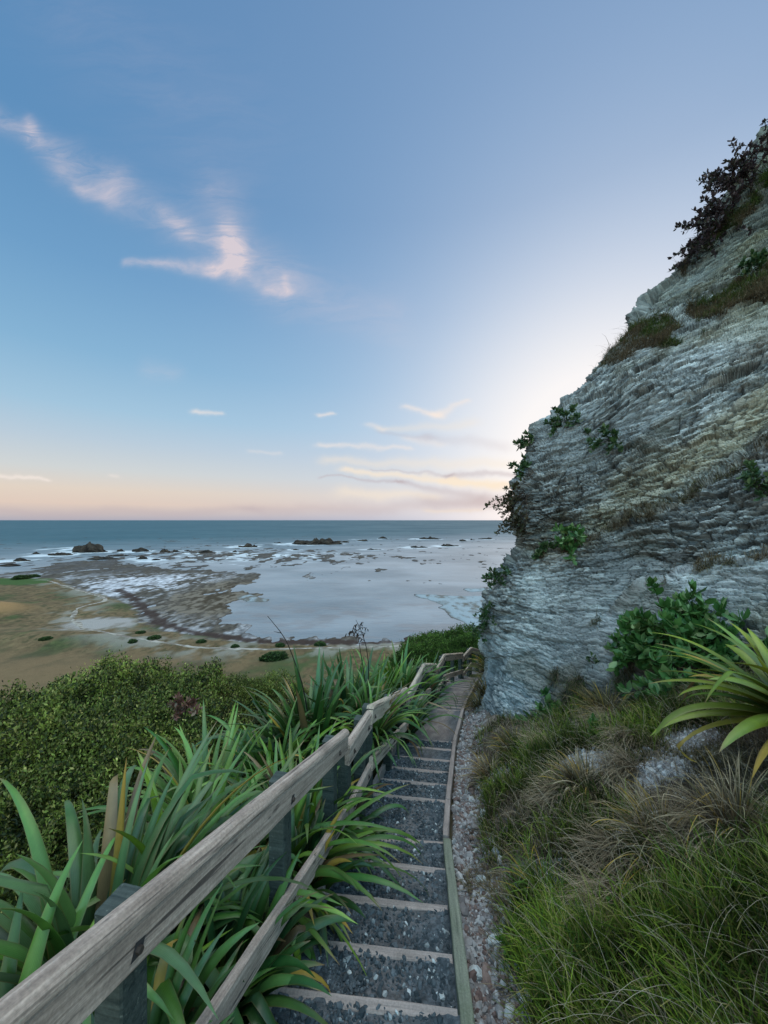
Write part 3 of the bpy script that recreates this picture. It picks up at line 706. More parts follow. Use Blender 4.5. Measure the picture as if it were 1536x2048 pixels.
# scattered stones
def stones(name, P, S, C, seed, label, cat):
    v0, f0 = ico(1)
    r = np.random.default_rng(seed); n = len(P)
    R = r.normal(size=(n, 3, 3)); Q = np.linalg.qr(R)[0]
    sc = r.uniform(.55, 1.15, (n, 3)); sc[:, 2] *= .75
    jit = 1 + .28 * r.uniform(-1, 1, (n, len(v0)))
    V = np.einsum('nij,nvj->nvi', Q, v0[None] * sc[:, None] * jit[..., None]) * S[:, None, None] + P[:, None]
    Fq = f0[None] + (np.arange(n) * len(v0))[:, None, None]
    CC = np.repeat(C[:, None], len(v0), 1) * r.uniform(.85, 1.15, (n, len(v0), 1))
    return link(name, mesh(name, V.reshape(-1, 3), [Fq.reshape(-1, 3)], CC.reshape(-1, 3), False, [M_STONE]), kind='stuff', label=label, category=cat)
def scatter_stones():
    n = 30000
    t = rng.random(n) ** 1.25 * 9 ; a = rng.random(n) * .98 + .01
    # park them on step index i with fraction f
    i = np.clip(t.astype(int) + 1, 0, NT - 2)
    f = rng.random(n)
    i = np.where(rng.random(n) < .22, rng.choice([5, 6, 11], n), i)
    long = np.isin(i, [6, 12]); f = .05 + .93 * f
    xr_, xl_ = _xr[i] + (_xr[i + 1] - _xr[i]) * f, _xl[i] + (_xl[i + 1] - _xl[i]) * f
    dr_, dl_ = _d[i] + (_d[i + 1] - _d[i]) * f, ld[i] + (ld[i + 1] - ld[i]) * f
    X = xl_ + (xr_ - xl_) * a; Y = dl_ + (dr_ - dl_) * a
    hs = _H[i] + .05
    big = (_d[i + 1] - _d[i]) > .6
    Hh = np.where(big, hs + (_H[i + 1] - hs) * f, _H[i + 1] - .03 + .03 * f)
    wear = np.exp(-((a - .6) / .22) ** 2) * .7
    keep = rng.random(n) > wear
    S = rng.lognormal(math.log(.0095), .38, n); S = np.clip(S, .005, .026) * np.interp(Y, [1, 6], [1, 1.25])
    pale = rng.random(n) < .05
    C = np.where(pale[:, None], mixc((0.22, 0.25, 0.26), (0.50, 0.53, 0.53), rng.random(n) ** 1.5), mixc((0.030, 0.042, 0.050), (0.12, 0.14, 0.155), rng.random(n) ** 1.6))
    S = np.where(pale, S * 1.0, S)
    P = np.stack([X, Y, CAMZ - Hh - .012 + S * .25], -1)
    stones('gravel', P[keep], S[keep], C[keep], 5, 'loose dark crushed gravel with white chips lying on the steps', 'gravel')
    # chalk rubble in the gutter
    n = 16000
    Y = 0.9 + 12 * rng.random(n) ** 1.9; w = rng.random(n) ** 1.2 * .42 + .015
    X = np.interp(Y, PD, PXR) + .075 + w
    S = np.clip(rng.lognormal(math.log(.0068), .7, n), .003, .045) * np.interp(Y, [1, 6], [1, 1.3])
    C = mixc((0.17, 0.155, 0.155), (0.46, 0.46, 0.46), rng.random(n) ** 1.3)
    C = np.where((rng.random(n) < .34)[:, None], mixc((0.12, 0.08, 0.075), (0.22, 0.16, 0.14), rng.random(n)), C)
    m_ = 5000; kk = rng.integers(0, 5, m_); bb = np.array(BARE)[kk]; X2 = bb[:, 0] + rng.normal(0, .8, m_) * bb[:, 2]; Y2 = bb[:, 1] + rng.normal(0, .8, m_) * bb[:, 2]
    X = np.concatenate([X, X2]); Y = np.concatenate([Y, Y2]); S = np.concatenate([S, np.clip(rng.lognormal(math.log(.008), .6, m_), .003, .03)]); C = np.concatenate([C, mixc((0.15, 0.13, 0.13), (0.44, 0.44, 0.45), rng.random(m_))])
    P = np.stack([X, Y, ground_z(X, Y) + S * .2], -1)
    stones('chalk_rubble', P, S, C, 6, 'white chalk rubble lying in the gutter between kerb and grass bank', 'rubble')
scatter_stones()
# larger single chalk stones
def boulder(px, py, d, r, label, seed, z=None):
    v0, f0 = ico(3); n = fbm(v0[:, 0] * 1.6, v0[:, 1] * 1.6, v0[:, 2] * 1.6, seed, 3)
    f1, f2, rr, dd = voro(v0[:, 0] * 1.3, v0[:, 1] * 1.3, v0[:, 2] * 1.3, seed)
    V = v0 * (1 + .35 * n + .25 * (rr[0] - .5))[:, None] * np.array([1.1, .9, .7]) * r
    C = mixc((0.38, 0.42, 0.43), (0.58, 0.62, 0.62), sstep(-.3, .3, n))
    p = surf(px, py)[0] if px > 1200 else W(px, py, d); zz = gz(p[0], p[1]) + r * .4 if z is None else z
    o = link('chalk_stone', mesh('chalk_stone', V, [f0], C, False, [M_ROCK]), label=label, category='stone'); o.location = (p[0], p[1], zz)
boulder(962, 1735, 3.05, .035, 'small white stone in the gutter beside the green kerb', 601)
boulder(990, 1838, 2.42, .04, 'rounded white chalk stone in the gutter lower than the others, nearest the grass', 602)
boulder(950, 1885, 2.2, .04, 'pale chalk lump touching the grass edge nearest the bottom of the gutter', 603)

# ------------------------------------------------------------------ handrail
fence = thing('handrail_fence', pt(-.98, .25, 2.1), 'weathered timber handrail fence following the left side of the steps', 'fence')
SEC = [((-.965, .25, .88), (-.355, 3.3, 1.86)), ((-.350, 3.31, 2.0), (-.165, 3.93, 2.01)), ((-.155, 3.92, 1.95), (.36, 6.2, 2.80)), ((.37, 6.2, 2.92), (.80, 7.62, 2.96)),
       ((.81, 7.64, 2.95), (1.27, 9.2, 3.56)), ((1.28, 9.2, 3.68), (1.635, 10.1, 3.65)), ((1.65, 10.1, 3.65), (2.62, 12.4, 4.44)), ((2.63, 12.4, 4.55), (3.14, 13.4, 4.6)), ((3.15, 13.42, 4.6), (4.2, 15.3, 5.45)), ((4.21, 15.3, 5.5), (4.8, 16.8, 5.5))]
def cap_prof(r=.040, zc=-.040):
    p = [(r * math.cos(a), zc + r * math.sin(a)) for a in np.linspace(-.15, math.pi + .15, 13)]
    return p[::1]
def add_bolt(rail, x, y, z, r, sq):
    # flat square painted dark as recess shade, and hex head on the path side face (y = face)
    V = np.array([[x - sq, y - .0015, z - sq * 1.2], [x + sq, y - .0015, z - sq * 1.0], [x + sq * 1.1, y - .0015, z + sq * 1.1], [x - sq * .8, y - .0015, z + sq * 1.2]])
    hx = [(r * math.cos(a), r * math.sin(a)) for a in np.arange(6) * math.pi / 3]
    B = np.array([[x + a, y - .0015, z + b] for a, b in hx] + [[x + a, y - .014, z + b] for a, b in hx])
    o = link('bolt_recess_shade', mesh('bolt_recess_shade', V, [np.array([[0, 1, 2, 3]])], None, False, [M_DARK]), rail)
    o = link('bolt', mesh('bolt', B, [np.array([[i, (i + 1) % 6, 6 + (i + 1) % 6, 6 + i] for i in range(6)]), np.array([[11, 10, 9, 8, 7, 6]])], None, False, [M_BOLT]), rail)
for i, (a, b) in enumerate(SEC):
    P, Q = pt(*a), pt(*b)
    # y axis of a beam points to its left (away from the path)
    rail = beam('rail_board', P, Q, rect_prof(-.045, .0, -(.182 if i < 1 else .19), -.055, .005), M_RAIL if i < 2 else M_RAIL_LIT, fence, 500 + i, .0025)
    beam_cap = None
    M, L = frame_mat(P, Q)
    V, Fs = profile_beam(cap_prof(), L, 520 + i, .0022)
    V[:, 1] -= .012
    # stub end rounding
    o = link('cap_rail', mesh('cap_rail', V, Fs, None, False, [M_RAIL if i < 2 else M_RAIL_LIT]), rail)
    off = .68 if i == 0 else .56
    P2, Q2 = (P[0], P[1], P[2] - off), (Q[0], Q[1], Q[2] - off)
    low = beam('lower_rail', P2, Q2, rect_prof(-.045, 0, -.125, 0, .005), M_RAIL if i < 2 else M_RAIL_LIT, fence, 540 + i, .0025)
    n = max(2, int(round(L / 1.05)) + 1)
    ss = [.98, 2.1, 3.02] if i == 0 else (list(np.linspace(.12, L - .12, n)))
    for s in ss:
        add_bolt(rail, s + .0, -.045, -.13, .011, .020)
        add_bolt(low, s, -.045, -.07, .012, .02)
        pp = Vector(P) + (Vector(Q) - Vector(P)) * (s / L)
        x, y = pp.x - .052, pp.y + .01
        top = pp.z - .035
        zb = min(gz(x, y), CAMZ - np.interp(y, PD, PH)) - .3
        V, Fs = profile_beam(rect_prof(-.05, .05, -.05, .05, .006), top - zb, 560 + i, .002, 4)
        V = np.stack([V[:, 1], V[:, 2], V[:, 0]], -1)
        po = link('post', mesh('post', V, [f[:, ::-1] for f in Fs], None, False, [M_POST]), fence)
        # local x must run along the grain for the wood texture, so turn the mesh instead
        po.location = Vector((x, y, zb)) - Vector(fence.location)
        po.rotation_euler = (0, 0, -math.atan2(Q[0] - P[0], Q[1] - P[1]))

# ------------------------------------------------------------------ foliage generators
def leaf_batch(P, T, S, length, width, C, fold=.25, curl=.3):
    """elliptic leaves: P base, T direction, S side vector, per-leaf length/width/colour"""
    n = len(P); Nn = np.cross(T, S)
    us = [(0, 0), (.28, .42), (.28, 0), (.28, -.42), (.65, .5), (.65, 0), (.65, -.5), (1, 0)]
    V = np.zeros((n, 8, 3)); cc = np.zeros((n, 8, 3))
    for k, (a, b) in enumerate(us):
        zz = fold * abs(b) * width - curl * length * a * a * .5
        V[:, k] = P + T * (length * a)[:, None] + S * (b * width)[:, None] + Nn * zz[:, None]
        cc[:, k] = C * (1.15 if b == 0 else .95)
    b0 = (np.arange(n) * 8)[:, None]
    tri = (np.array([[0, 1, 2], [0, 2, 3], [4, 7, 5], [5, 7, 6]])[None] + b0[..., None]).reshape(-1, 3)
    quad = (np.array([[1, 4, 5, 2], [2, 5, 6, 3]])[None] + b0[..., None]).reshape(-1, 4)
    return V.reshape(-1, 3), [tri, quad], cc.reshape(-1, 3)
def unit(v): return v / (np.linalg.norm(v, axis=-1, keepdims=True) + 1e-9)
def tubes(lines, radii, colr):
    """list of (m,3) polylines to one mesh of 5-sided tubes"""
    V = []; Fq = []; base = 0
    for L, r in zip(lines, radii):
        L = np.asarray(L); m = len(L); t = unit(np.gradient(L, axis=0))
        a = unit(np.cross(t, np.array([.31, .2, .93]))); b = np.cross(t, a)
        ang = np.arange(5) * 2 * math.pi / 5
        rr = np.linspace(r, r * .35, m)
        ring = L[:, None] + (a[:, None] * np.cos(ang)[None, :, None] + b[:, None] * np.sin(ang)[None, :, None]) * rr[:, None, None]
        V.append(ring.reshape(-1, 3)); i = np.arange(m - 1)[:, None] * 5; j = np.arange(5)[None]; jn = (j + 1) % 5
        Fq.append(np.stack([i + j, i + jn, i + 5 + jn, i + 5 + j], -1).reshape(-1, 4) + base); base += m * 5
    V = np.concatenate(V); C = np.array(colr)[None] * np.random.default_rng(1).uniform(.8, 1.2, (len(V), 1))
    return V, [np.concatenate(Fq)], C

def flax_mesh(n, Lr, seed, lean=(0, 0), greens=None, wid=(.045, .07), bend=(0.4, 2.4), el=(50, 86), dry=.06):
    r = np.random.default_rng(seed); m = 15
    az = r.uniform(0, 2 * math.pi, n); e0 = np.radians(r.uniform(el[0], el[1], n))
    L = r.uniform(*Lr, n); bd = r.uniform(bend[0], bend[1], n) * (1.25 - (e0 - math.radians(el[0])) / math.radians(max(el[1] - el[0], 1)) * .75)
    s = np.linspace(0, 1, m)[None]
    th = e0[:, None] - bd[:, None] * s ** 2.2
    kink = r.random(n) < .22; ks = r.uniform(.5, .8, n)[:, None]
    th = np.where(kink[:, None] & (s > ks), th - r.uniform(.5, 1.3, n)[:, None], th)
    azs = az[:, None] + r.normal(0, .25, n)[:, None] * s ** 2
    T = np.stack([np.cos(th) * np.cos(azs), np.cos(th) * np.sin(azs), np.sin(th)], -1)
    ds = L[:, None, None] / (m - 1)
    P = np.concatenate([np.zeros((n, 1, 3)), np.cumsum(T[:, :-1] * ds, 1)], 1)
    P[..., 0] += lean[0] * s ** 1.3 * L[:, None]; P[..., 1] += lean[1] * s ** 1.3 * L[:, None]
    rad = r.uniform(.0, .12, n); ba = az + r.normal(0, .5, n)
    P += np.stack([np.cos(ba) * rad, np.sin(ba) * rad, -r.uniform(0, .05, n)], -1)[:, None]
    S = np.stack([-np.sin(azs), np.cos(azs), 0 * azs], -1)
    Nn = np.cross(T, S)
    tw = r.normal(0, .45, n)[:, None] * s + r.normal(0, .15, n)[:, None]
    S2 = S * np.cos(tw)[..., None] + Nn * np.sin(tw)[..., None]; N2 = np.cross(T, S2)
    wd = r.uniform(*wid, n)[:, None]
    prof = np.clip(.6 + 1.1 * s, 0, 1) * (1 - s ** 2.8) ** .75 * (1 - .30 * s) + .012
    w_gain = 1.28; wd = wd * w_gain
    w = wd * prof
    fold = .34 * (1 - .7 * s)
    a = P - S2 * (w / 2)[..., None] + N2 * (-w * fold * -.5)[..., None] * -1
    b = P + N2 * (w * fold * .5)[..., None] * 1
    a = P - S2 * (w / 2)[..., None] - N2 * (w * fold * .5)[..., None]
    c = P + S2 * (w / 2)[..., None] - N2 * (w * fold * .5)[..., None]
    V = np.stack([a, b, c], 2)          # n,m,3,3
    g = greens or [(0.045, 0.115, 0.032), (0.075, 0.150, 0.075), (0.10, 0.18, 0.05)]
    g = np.array(g); mixw = r.dirichlet([.9, .9, .7], n)
    base = (mixw @ g) * r.uniform(.50, 1.25, n)[:, None]
    C = np.repeat(base[:, None], m, 1)
    C = C * (0.16 + 1.1 * np.clip(s * 1.5, 0, 1) ** 1.5)[..., None]  # leaf bases darkened in colour to give the shade deep in the clump
    tip = r.random(n) < .35
    tt = (sstep(.90, 1, s) * tip[:, None])
    C = mixc(C, (0.20, 0.12, 0.05), tt)
    dead = r.random(n) < .035; brn = mixc((0.11, 0.068, 0.03), (0.22, 0.15, 0.07), r.random(n))
    C = np.where(dead[:, None, None], brn[:, None] * (.5 + .6 * s)[..., None], C)
    dr = (r.random(n) < dry * .45) & ~dead
    C = np.where(dr[:, None, None], mixc(C, np.array((0.40, 0.25, 0.04)), np.broadcast_to(.3 + .6 * sstep(.2, .9, s), C.shape[:2])), C)
    CC = np.stack([C * .8, C * 1.12, C * .95], 2)
    al = np.broadcast_to(np.array([0, .5, 1.0])[None, None, :, None], CC.shape[:3] + (1,)); CC = np.concatenate([CC, al], -1)
    b0 = (np.arange(n) * m * 3)[:, None, None]; i = (np.arange(m - 1) * 3)[None, :, None]; j = np.arange(2)[None, None]
    q = np.stack([b0 + i + j, b0 + i + j + 1, b0 + i + 3 + j + 1, b0 + i + 3 + j], -1).reshape(-1, 4)
    return V.reshape(-1, 3), [q], CC.reshape(-1, 4)
GREY = [(0.025, 0.085, 0.022), (0.085, 0.16, 0.070), (0.075, 0.175, 0.020)]
FRESH = [(0.025, 0.100, 0.014), (0.085, 0.185, 0.045), (0.15, 0.25, 0.020)]
DEEP = [(0.012, 0.055, 0.014), (0.04, 0.105, 0.035), (0.065, 0.145, 0.022)]
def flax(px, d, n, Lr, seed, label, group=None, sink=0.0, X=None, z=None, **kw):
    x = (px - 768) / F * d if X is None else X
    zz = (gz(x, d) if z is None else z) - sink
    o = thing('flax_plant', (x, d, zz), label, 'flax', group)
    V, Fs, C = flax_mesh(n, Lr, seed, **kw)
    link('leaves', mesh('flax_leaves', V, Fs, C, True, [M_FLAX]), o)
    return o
flax(190, 2.0, 130, (1.1, 1.75), 11, 'large green flax with tall grey green leaves in the bottom left corner', greens=GREY, wid=(.065, .10), lean=(.03, .03), bend=(.9, 3.0), el=(42, 87))
flax(355, 2.5, 85, (1.0, 1.5), 12, 'upright flax with pale sword leaves just behind the nearest fence post', greens=FRESH, wid=(.055, .085), el=(50, 88), bend=(.6, 2.7), lean=(.06, 0))
flax(-20, 1.45, 40, (.8, 1.25), 13, 'flax at the left edge of the picture with leaves bowing to the ground', greens=FRESH, wid=(.06, .09), bend=(.9, 2.6), el=(35, 80))
flax(300, 1.55, 34, (.6, .95), 28, 'short flax crowding the nearest fence post', greens=FRESH, wid=(.055, .08), bend=(.5, 2.2), el=(45, 84), X=-1.12)
flax(470, 2.9, 90, (.9, 1.35), 14, 'shaggy flax beside the second fence post with leaves passing over the rail', X=-.92, greens=FRESH, lean=(.16, -.03), dry=.1, wid=(.05, .075), bend=(1.0, 2.9), el=(45, 86))
flax(410, 3.7, 90, (.95, 1.5), 15, 'broad bright flax with many arching leaves left of the end of the first rail', greens=FRESH, wid=(.055, .08), bend=(1.0, 2.6), el=(40, 82), sink=-.22)
flax(540, 4.2, 84, (.95, 1.5), 16, 'arching flax crowding the landing rail, with a yellowing leaf', greens=FRESH, bend=(.9, 2.5), el=(45, 85), dry=.1, wid=(.05, .075), sink=-.22)
f4 = flax(622, 4.9, 115, (1.15, 1.85), 17, 'tall dark flax with upright leaves and two dark flower stalks', greens=DEEP, wid=(.09, .13), bend=(.2, 1.9), el=(54, 89), sink=-.22)
flax(700, 5.5, 95, (1.1, 1.7), 18, 'dark upright flax between the tall stalked flax and the descending rail', greens=DEEP, wid=(.085, .12), el=(52, 88), bend=(.2, 2.0), sink=-.22)
flax(757, 4.6, 60, (.6, 1.05), 19, 'small flax spilling over the rail onto the second flight', X=-.16, z=CAMZ - 2.75, greens=FRESH, lean=(.22, -.12), bend=(1.4, 2.9), el=(45, 82), wid=(.035, .05))
flax(812, 6.3, 66, (.75, 1.25), 20, 'flax with drooping tips growing through the rail beside the second landing', X=.28, z=CAMZ - 3.75, greens=DEEP, bend=(1.2, 2.8), lean=(.22, -.05), wid=(.045, .065), el=(45, 84))
flax(800, 7.6, 60, (1.0, 1.55), 21, 'light green flax behind the second landing, under the sea', greens=FRESH, el=(50, 88), wid=(.07, .10), sink=-.22)
flax(745, 6.8, 66, (1.0, 1.6), 22, 'bushy flax behind the stalked flax, towards the bay', greens=FRESH, wid=(.07, .10), el=(50, 88), sink=-.22)
flax(838, 8.6, 56, (1.0, 1.5), 23, 'farthest flax, dark, next to the third flight of the handrail', greens=DEEP, wid=(.055, .075), el=(50, 86), X=.86, lean=(.1, 0))
flax(600, 2.75, 80, (.55, .95), 24, 'low flax growing between the upper and lower rails above the near steps', X=-.66, greens=DEEP, lean=(.08, -.05), bend=(.9, 2.6), el=(54, 88), wid=(.05, .075), dry=.12)
flax(560, 1.95, 85, (.55, .92), 25, 'low ragged flax under the nearest rail touching the gravel', X=-.88, greens=DEEP, lean=(.05, -.02), bend=(1.0, 2.3), el=(50, 88), wid=(.055, .08), dry=.12)
flax(470, 1.3, 75, (.55, .95), 29, 'dark flax in the bottom of the picture between post and lower rail', X=-.96, greens=DEEP, lean=(.03, 0), bend=(.9, 2.3), el=(50, 88), wid=(.055, .08), dry=.08)
flax(690, 3.65, 50, (.55, .9), 26, 'small flax at the joint of the first and second rails', X=-.46, greens=DEEP, lean=(.08, -.08), bend=(1.2, 2.8), el=(45, 85), wid=(.045, .065))
flax(590, 3.3, 90, (.9, 1.35), 30, 'bright flax pressed against the rail before the landing', X=-.78, greens=FRESH, lean=(.05, 0), bend=(.5, 2.2), el=(50, 86), wid=(.05, .075))
# flax on the bank at the right edge
flax(1600, 2.55, 90, (.55, .92), 27, 'large flax with yellow and orange leaves hanging from the cliff foot at the right edge', X=2.92, z=CAMZ - 1.34,
     greens=[(0.05, 0.13, 0.015), (0.13, 0.21, 0.022), (0.27, 0.26, 0.02)], lean=(-.24, -.10), bend=(.7, 1.9), el=(-5, 66), wid=(.06, .095), dry=.16)
# grassy tufts of flax at the cliff foot beside the far steps
def tuft(px, py, d, n, Lr, seed, label, cols, wid=(.008, .014), lean=(-.3, -.1), el=(20, 85), group=None):
    p = surf(px, py)[0] if px > 990 else W(px, py, d)
    o = thing('tussock', tuple(p), label, 'tussock', group)
    V, Fs, C = flax_mesh(n, Lr, seed, lean=lean, greens=cols, wid=wid, bend=(.8, 2.4), el=el, dry=.25)
    link('blades', mesh('tussock_blades', V, Fs, C, True, [M_GRASS]), o); return o
YG = [(0.09, 0.12, 0.03), (0.14, 0.15, 0.05), (0.17, 0.15, 0.07)]; BR = [(0.10, 0.085, 0.035), (0.16, 0.12, 0.06), (0.08, 0.10, 0.035)]
PU = [(0.17, 0.12, 0.07), (0.38, 0.30, 0.20), (0.10, 0.10, 0.045)]
tuft(986, 1352, 11.2, 190, (.5, 1.0), 31, 'yellow green tussock hanging over the farthest steps from the cliff', YG, (.02, .035), (-.25, -.05))
tuft(975, 1398, 9.0, 220, (.35, .75), 32, 'brown tussock at the cliff foot above the chalky hollow', BR)
tuft(962, 1420, 8.2, 160, (.3, .55), 33, 'straw coloured tussock leaning over the kerb bend', BR)
tuft(1215, 1440, 5.0, 320, (.35, .6), 34, 'olive brown tussock below the big leaved shrub', BR, lean=(-.15, -.2))
tuft(1030, 1505, 5.4, 260, (.25, .45), 35, 'soft olive tussock on the bank below the nose of the cliff', BR, lean=(-.2, -.1))
tuft(985, 1560, 4.7, 220, (.2, .4), 36, 'purple brown tussock beside the chalk gutter under the cliff', PU, lean=(-.25, -.1))
tuft(1170, 1580, 3.7, 220, (.2, .4), 37, 'purple dry tussock in the middle of the bank near the bare soil', PU, lean=(-.25, -.1))
tuft(1330, 1700, 2.85, 300, (.25, .5), 38, 'pale dry tussock drooping below the white stone', PU, (.004, .007), (-.2, -.25))
tuft(1480, 1660, 2.7, 320, (.3, .55), 39, 'large pale dry tussock near the right edge of the bank', PU, (.004, .007), (-.1, -.3))
tuft(1090, 1800, 2.3, 150, (.18, .35), 40, 'bright green grass clump in the middle of the bank', [(0.06, .13, .02), (.10, .17, .03), (.13, .16, .04)], (.005, .009), (-.15, 0), (40, 86))
boulder(1314, 1640, 2.95, .045, 'white stone lodged in dry grass high on the bank', 604)
def stick():
    P = surf(1215, 1702)[0] + [0, 0, .05]; Q = surf(1312, 1632)[0] + [0, 0, .06]
    o = beam('driftwood_plank', P, Q, rect_prof(-.02, .02, -.012, .012, .004), M_TREAD, None, 77)
    o['label'] = 'grey broken plank lying in the dry grass of the bank'; o['category'] = 'plank'
stick()

# flower stalks
def stalk(o, pts, r, pods=0, seed=0, side=()):
    P = np.array([W(a, b, c) for a, b, c in pts]) - np.array(o.location)
    t = np.linspace(0, 1, len(P)); tt = np.linspace(0, 1, 22)
    L = np.stack([np.interp(tt, t, P[:, k]) for k in range(3)], -1)
    k = np.array([.25, .5, .25])
    for _ in range(3):
        L[1:-1] = k[0] * L[:-2] + k[1] * L[1:-1] + k[2] * L[2:]
    lines = [L]; rad = [r]; rr = np.random.default_rng(seed)
    for i in range(side and len(side) or 0):
        f, dx, dz = side[i]; b = L[int(f * 21)]; lines.append(np.stack([b + np.array([dx, 0, dz]) * s for s in np.linspace(0, 1, 4)])); rad.append(r * .6)
    V, Fs, C = tubes(lines, rad, (0.022, 0.017, 0.014))
    if pods:
        Pp = []; Tt = []
        for ln in lines[1:]:
            for _ in range(pods):
                q = ln[rr.integers(1, 4)] + rr.normal(0, .015, 3); Pp.append(q); Tt.append([rr.normal(0, .6) - .2, rr.normal(0, .5), -1 + rr.normal(0, .3)])
        Pp = np.array(Pp); Tt = unit(np.array(Tt)); S = unit(np.cross(Tt, rr.normal(size=Tt.shape)))
        v, f, c = leaf_batch(Pp, Tt, S, rr.uniform(.04, .08, len(Pp)), np.full(len(Pp), .016), np.tile((0.025, 0.018, 0.015), (len(Pp), 1)))
        f = [q + len(V) for q in f]; V = np.concatenate([V, v]); Fs = Fs + f; C = np.concatenate([C, c])
    link('flower_stalk', mesh('flower_stalk', V, Fs, C, False, [M_STEM]), o)
stalk(f4, [(618, 1440, 5.0), (606, 1370, 5.0), (590, 1325, 5.0), (575, 1285, 5.0), (560, 1262, 5.0), (535, 1232, 5.0)], .010, 0, 1, [(.80, -.10, .02)])
stalk(f4, [(735, 1420, 5.1), (738, 1330, 5.1), (732, 1290, 5.1), (722, 1260, 5.1), (712, 1240, 5.1)], .008, 7, 2, [(.95, -.05, -.02), (.85, .10, .0), (.75, -.13, .06), (.9, .07, .05), (.6, -.16, .10)])
stalk(f4, [(740, 1420, 5.2), (722, 1310, 5.2), (716, 1270, 5.2), (705, 1256, 5.2)], .007, 7, 3, [(.9, -.08, -.02), (.8, -.1, .03), (.7, .07, .04)])

# ------------------------------------------------------------------ bushes
def bush_mesh(n, R, Hh, seed, leaf, cols, spiky=.2):
    r = np.random.default_rng(seed)
    v = unit(r.normal(size=(n, 3))); v[:, 2] = np.abs(v[:, 2]) * 1.0 - .15; v = unit(v)
    lump = 1 + .38 * fbm(v[:, 0] * 2.2, v[:, 1] * 2.2, v[:, 2] * 2.2, seed, 3) + .20 * fbm(v[:, 0] * 7, v[:, 1] * 7, v[:, 2] * 7, seed + 4, 2)
    depth = r.random(n) ** 2.0 * .35
    twig = (r.random(n) < spiky) * r.random(n) * .10
    q = lump * (1 - depth) + twig
    P = v * q[:, None] * np.array([R, R, Hh]); P[:, 2] += Hh * .12
    ns = 260; sv = unit(r.normal(size=(ns, 3))); sv[:, 2] = np.abs(sv[:, 2]); sl_ = r.uniform(.06, .24, ns); k = r.integers(0, ns, n); on = r.random(n) < .38
    tt = r.random(n) ; vs = unit(sv[k] + r.normal(0, .035, (n, 3)) + np.array([0, 0, .22]) * (tt * sl_[k])[:, None])
    ql = 1 + .38 * fbm(vs[:, 0] * 2.2, vs[:, 1] * 2.2, vs[:, 2] * 2.2, seed, 3)
    Ps = vs * (ql * (.92 + tt * sl_[k]))[:, None] * np.array([R, R, Hh]); Ps[:, 2] += Hh * .12
    P = np.where(on[:, None], Ps, P); depth = np.where(on, .0, depth)
    T = unit(v * .8 + r.normal(0, .7, (n, 3)) + np.array([0, 0, .35]))
    S = unit(np.cross(T, r.normal(size=(n, 3))))
    l = r.uniform(.7, 1.3, n)[:, None] * leaf; w = l * .45
    V = np.stack([P, P + T * l * .5 + S * w * .5, P + T * l, P + T * l * .5 - S * w * .5], 1)
    cols = np.array(cols)
    clump = sstep(-.35, .35, fbm(v[:, 0] * 5, v[:, 1] * 5, v[:, 2] * 5, seed + 9, 3))
    C = mixc(cols[0], cols[1], clump); C = mixc(C, cols[2], (r.random(n) < .25) * r.random(n))
    C = C * (.42 + 1.0 * clump)[:, None] * (1 - depth * 1.8)[:, None] * (0.55 + .6 * np.clip(v[:, 2] + .2, 0, 1))[:, None] * r.uniform(.75, 1.25, (n, 1))  # painted shade: leaves darken inward, low down and in pockets
    Fq = np.arange(n * 4).reshape(-1, 4)
    return V.reshape(-1, 3), [Fq], np.repeat(C, 4, 0)
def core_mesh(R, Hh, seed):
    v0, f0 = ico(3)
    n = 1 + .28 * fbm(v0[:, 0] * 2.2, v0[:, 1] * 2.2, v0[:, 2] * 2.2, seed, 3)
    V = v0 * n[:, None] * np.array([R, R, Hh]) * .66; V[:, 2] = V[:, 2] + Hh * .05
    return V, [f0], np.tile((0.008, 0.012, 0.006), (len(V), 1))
OLIVE = [(0.024, 0.048, 0.011), (0.15, 0.19, 0.034), (0.34, 0.31, 0.10)]
BRIGHT = [(0.07, 0.11, 0.018), (0.17, 0.21, 0.04), (0.28, 0.26, 0.07)]
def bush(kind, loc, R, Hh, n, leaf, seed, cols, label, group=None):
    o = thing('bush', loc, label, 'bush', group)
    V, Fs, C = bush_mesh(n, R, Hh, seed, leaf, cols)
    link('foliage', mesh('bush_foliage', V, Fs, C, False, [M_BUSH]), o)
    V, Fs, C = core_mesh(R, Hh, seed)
    link('dark_core', mesh('bush_dark_core', V, Fs, C, True, [M_STEM]), o)  # near-black solid core standing in for the shade inside the bush
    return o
protos = [bush('b', (-4.6, 8.0, 0), 1.25, 1.35, 42000, .055, 700 + k, OLIVE, 'x') for k in range(3)]
BL = [  # px, top py, depth, scale, label
    (40, 1385, 7.0, 1.25, 'olive leafy bush at the far left whose top meets the brown grass'), (150, 1355, 7.6, 1.2, 'rounded olive bush second from the left on the skyline of the thicket'),
    (245, 1338, 7.8, 1.25, 'tallest olive bush of the thicket, below the pale track'), (345, 1350, 7.4, 1.15, 'olive bush right of the tallest one, with dead fronds at its side'),
    (-60, 1420, 6.0, 1.3, 'dark bush at the left edge in the second row of the thicket'), (80, 1440, 5.8, 1.15, 'dark green bush in the middle of the thicket at left'),
    (200, 1420, 6.0, 1.15, 'dark green bush in the middle of the thicket below the tallest bush'), (310, 1425, 6.0, 1.1, 'shaded bush behind the pointed flax leaves'), (400, 1440, 6.3, .95, 'small shaded bush behind the arching flax'),
    (0, 1530, 4.9, 1.05, 'nearest dark bush at the left edge above the flax'), (130, 1530, 4.8, 1.0, 'nearest dark bush directly above the bottom left flax'), (260, 1510, 4.9, .95, 'nearest dark bush behind the upright flax')]
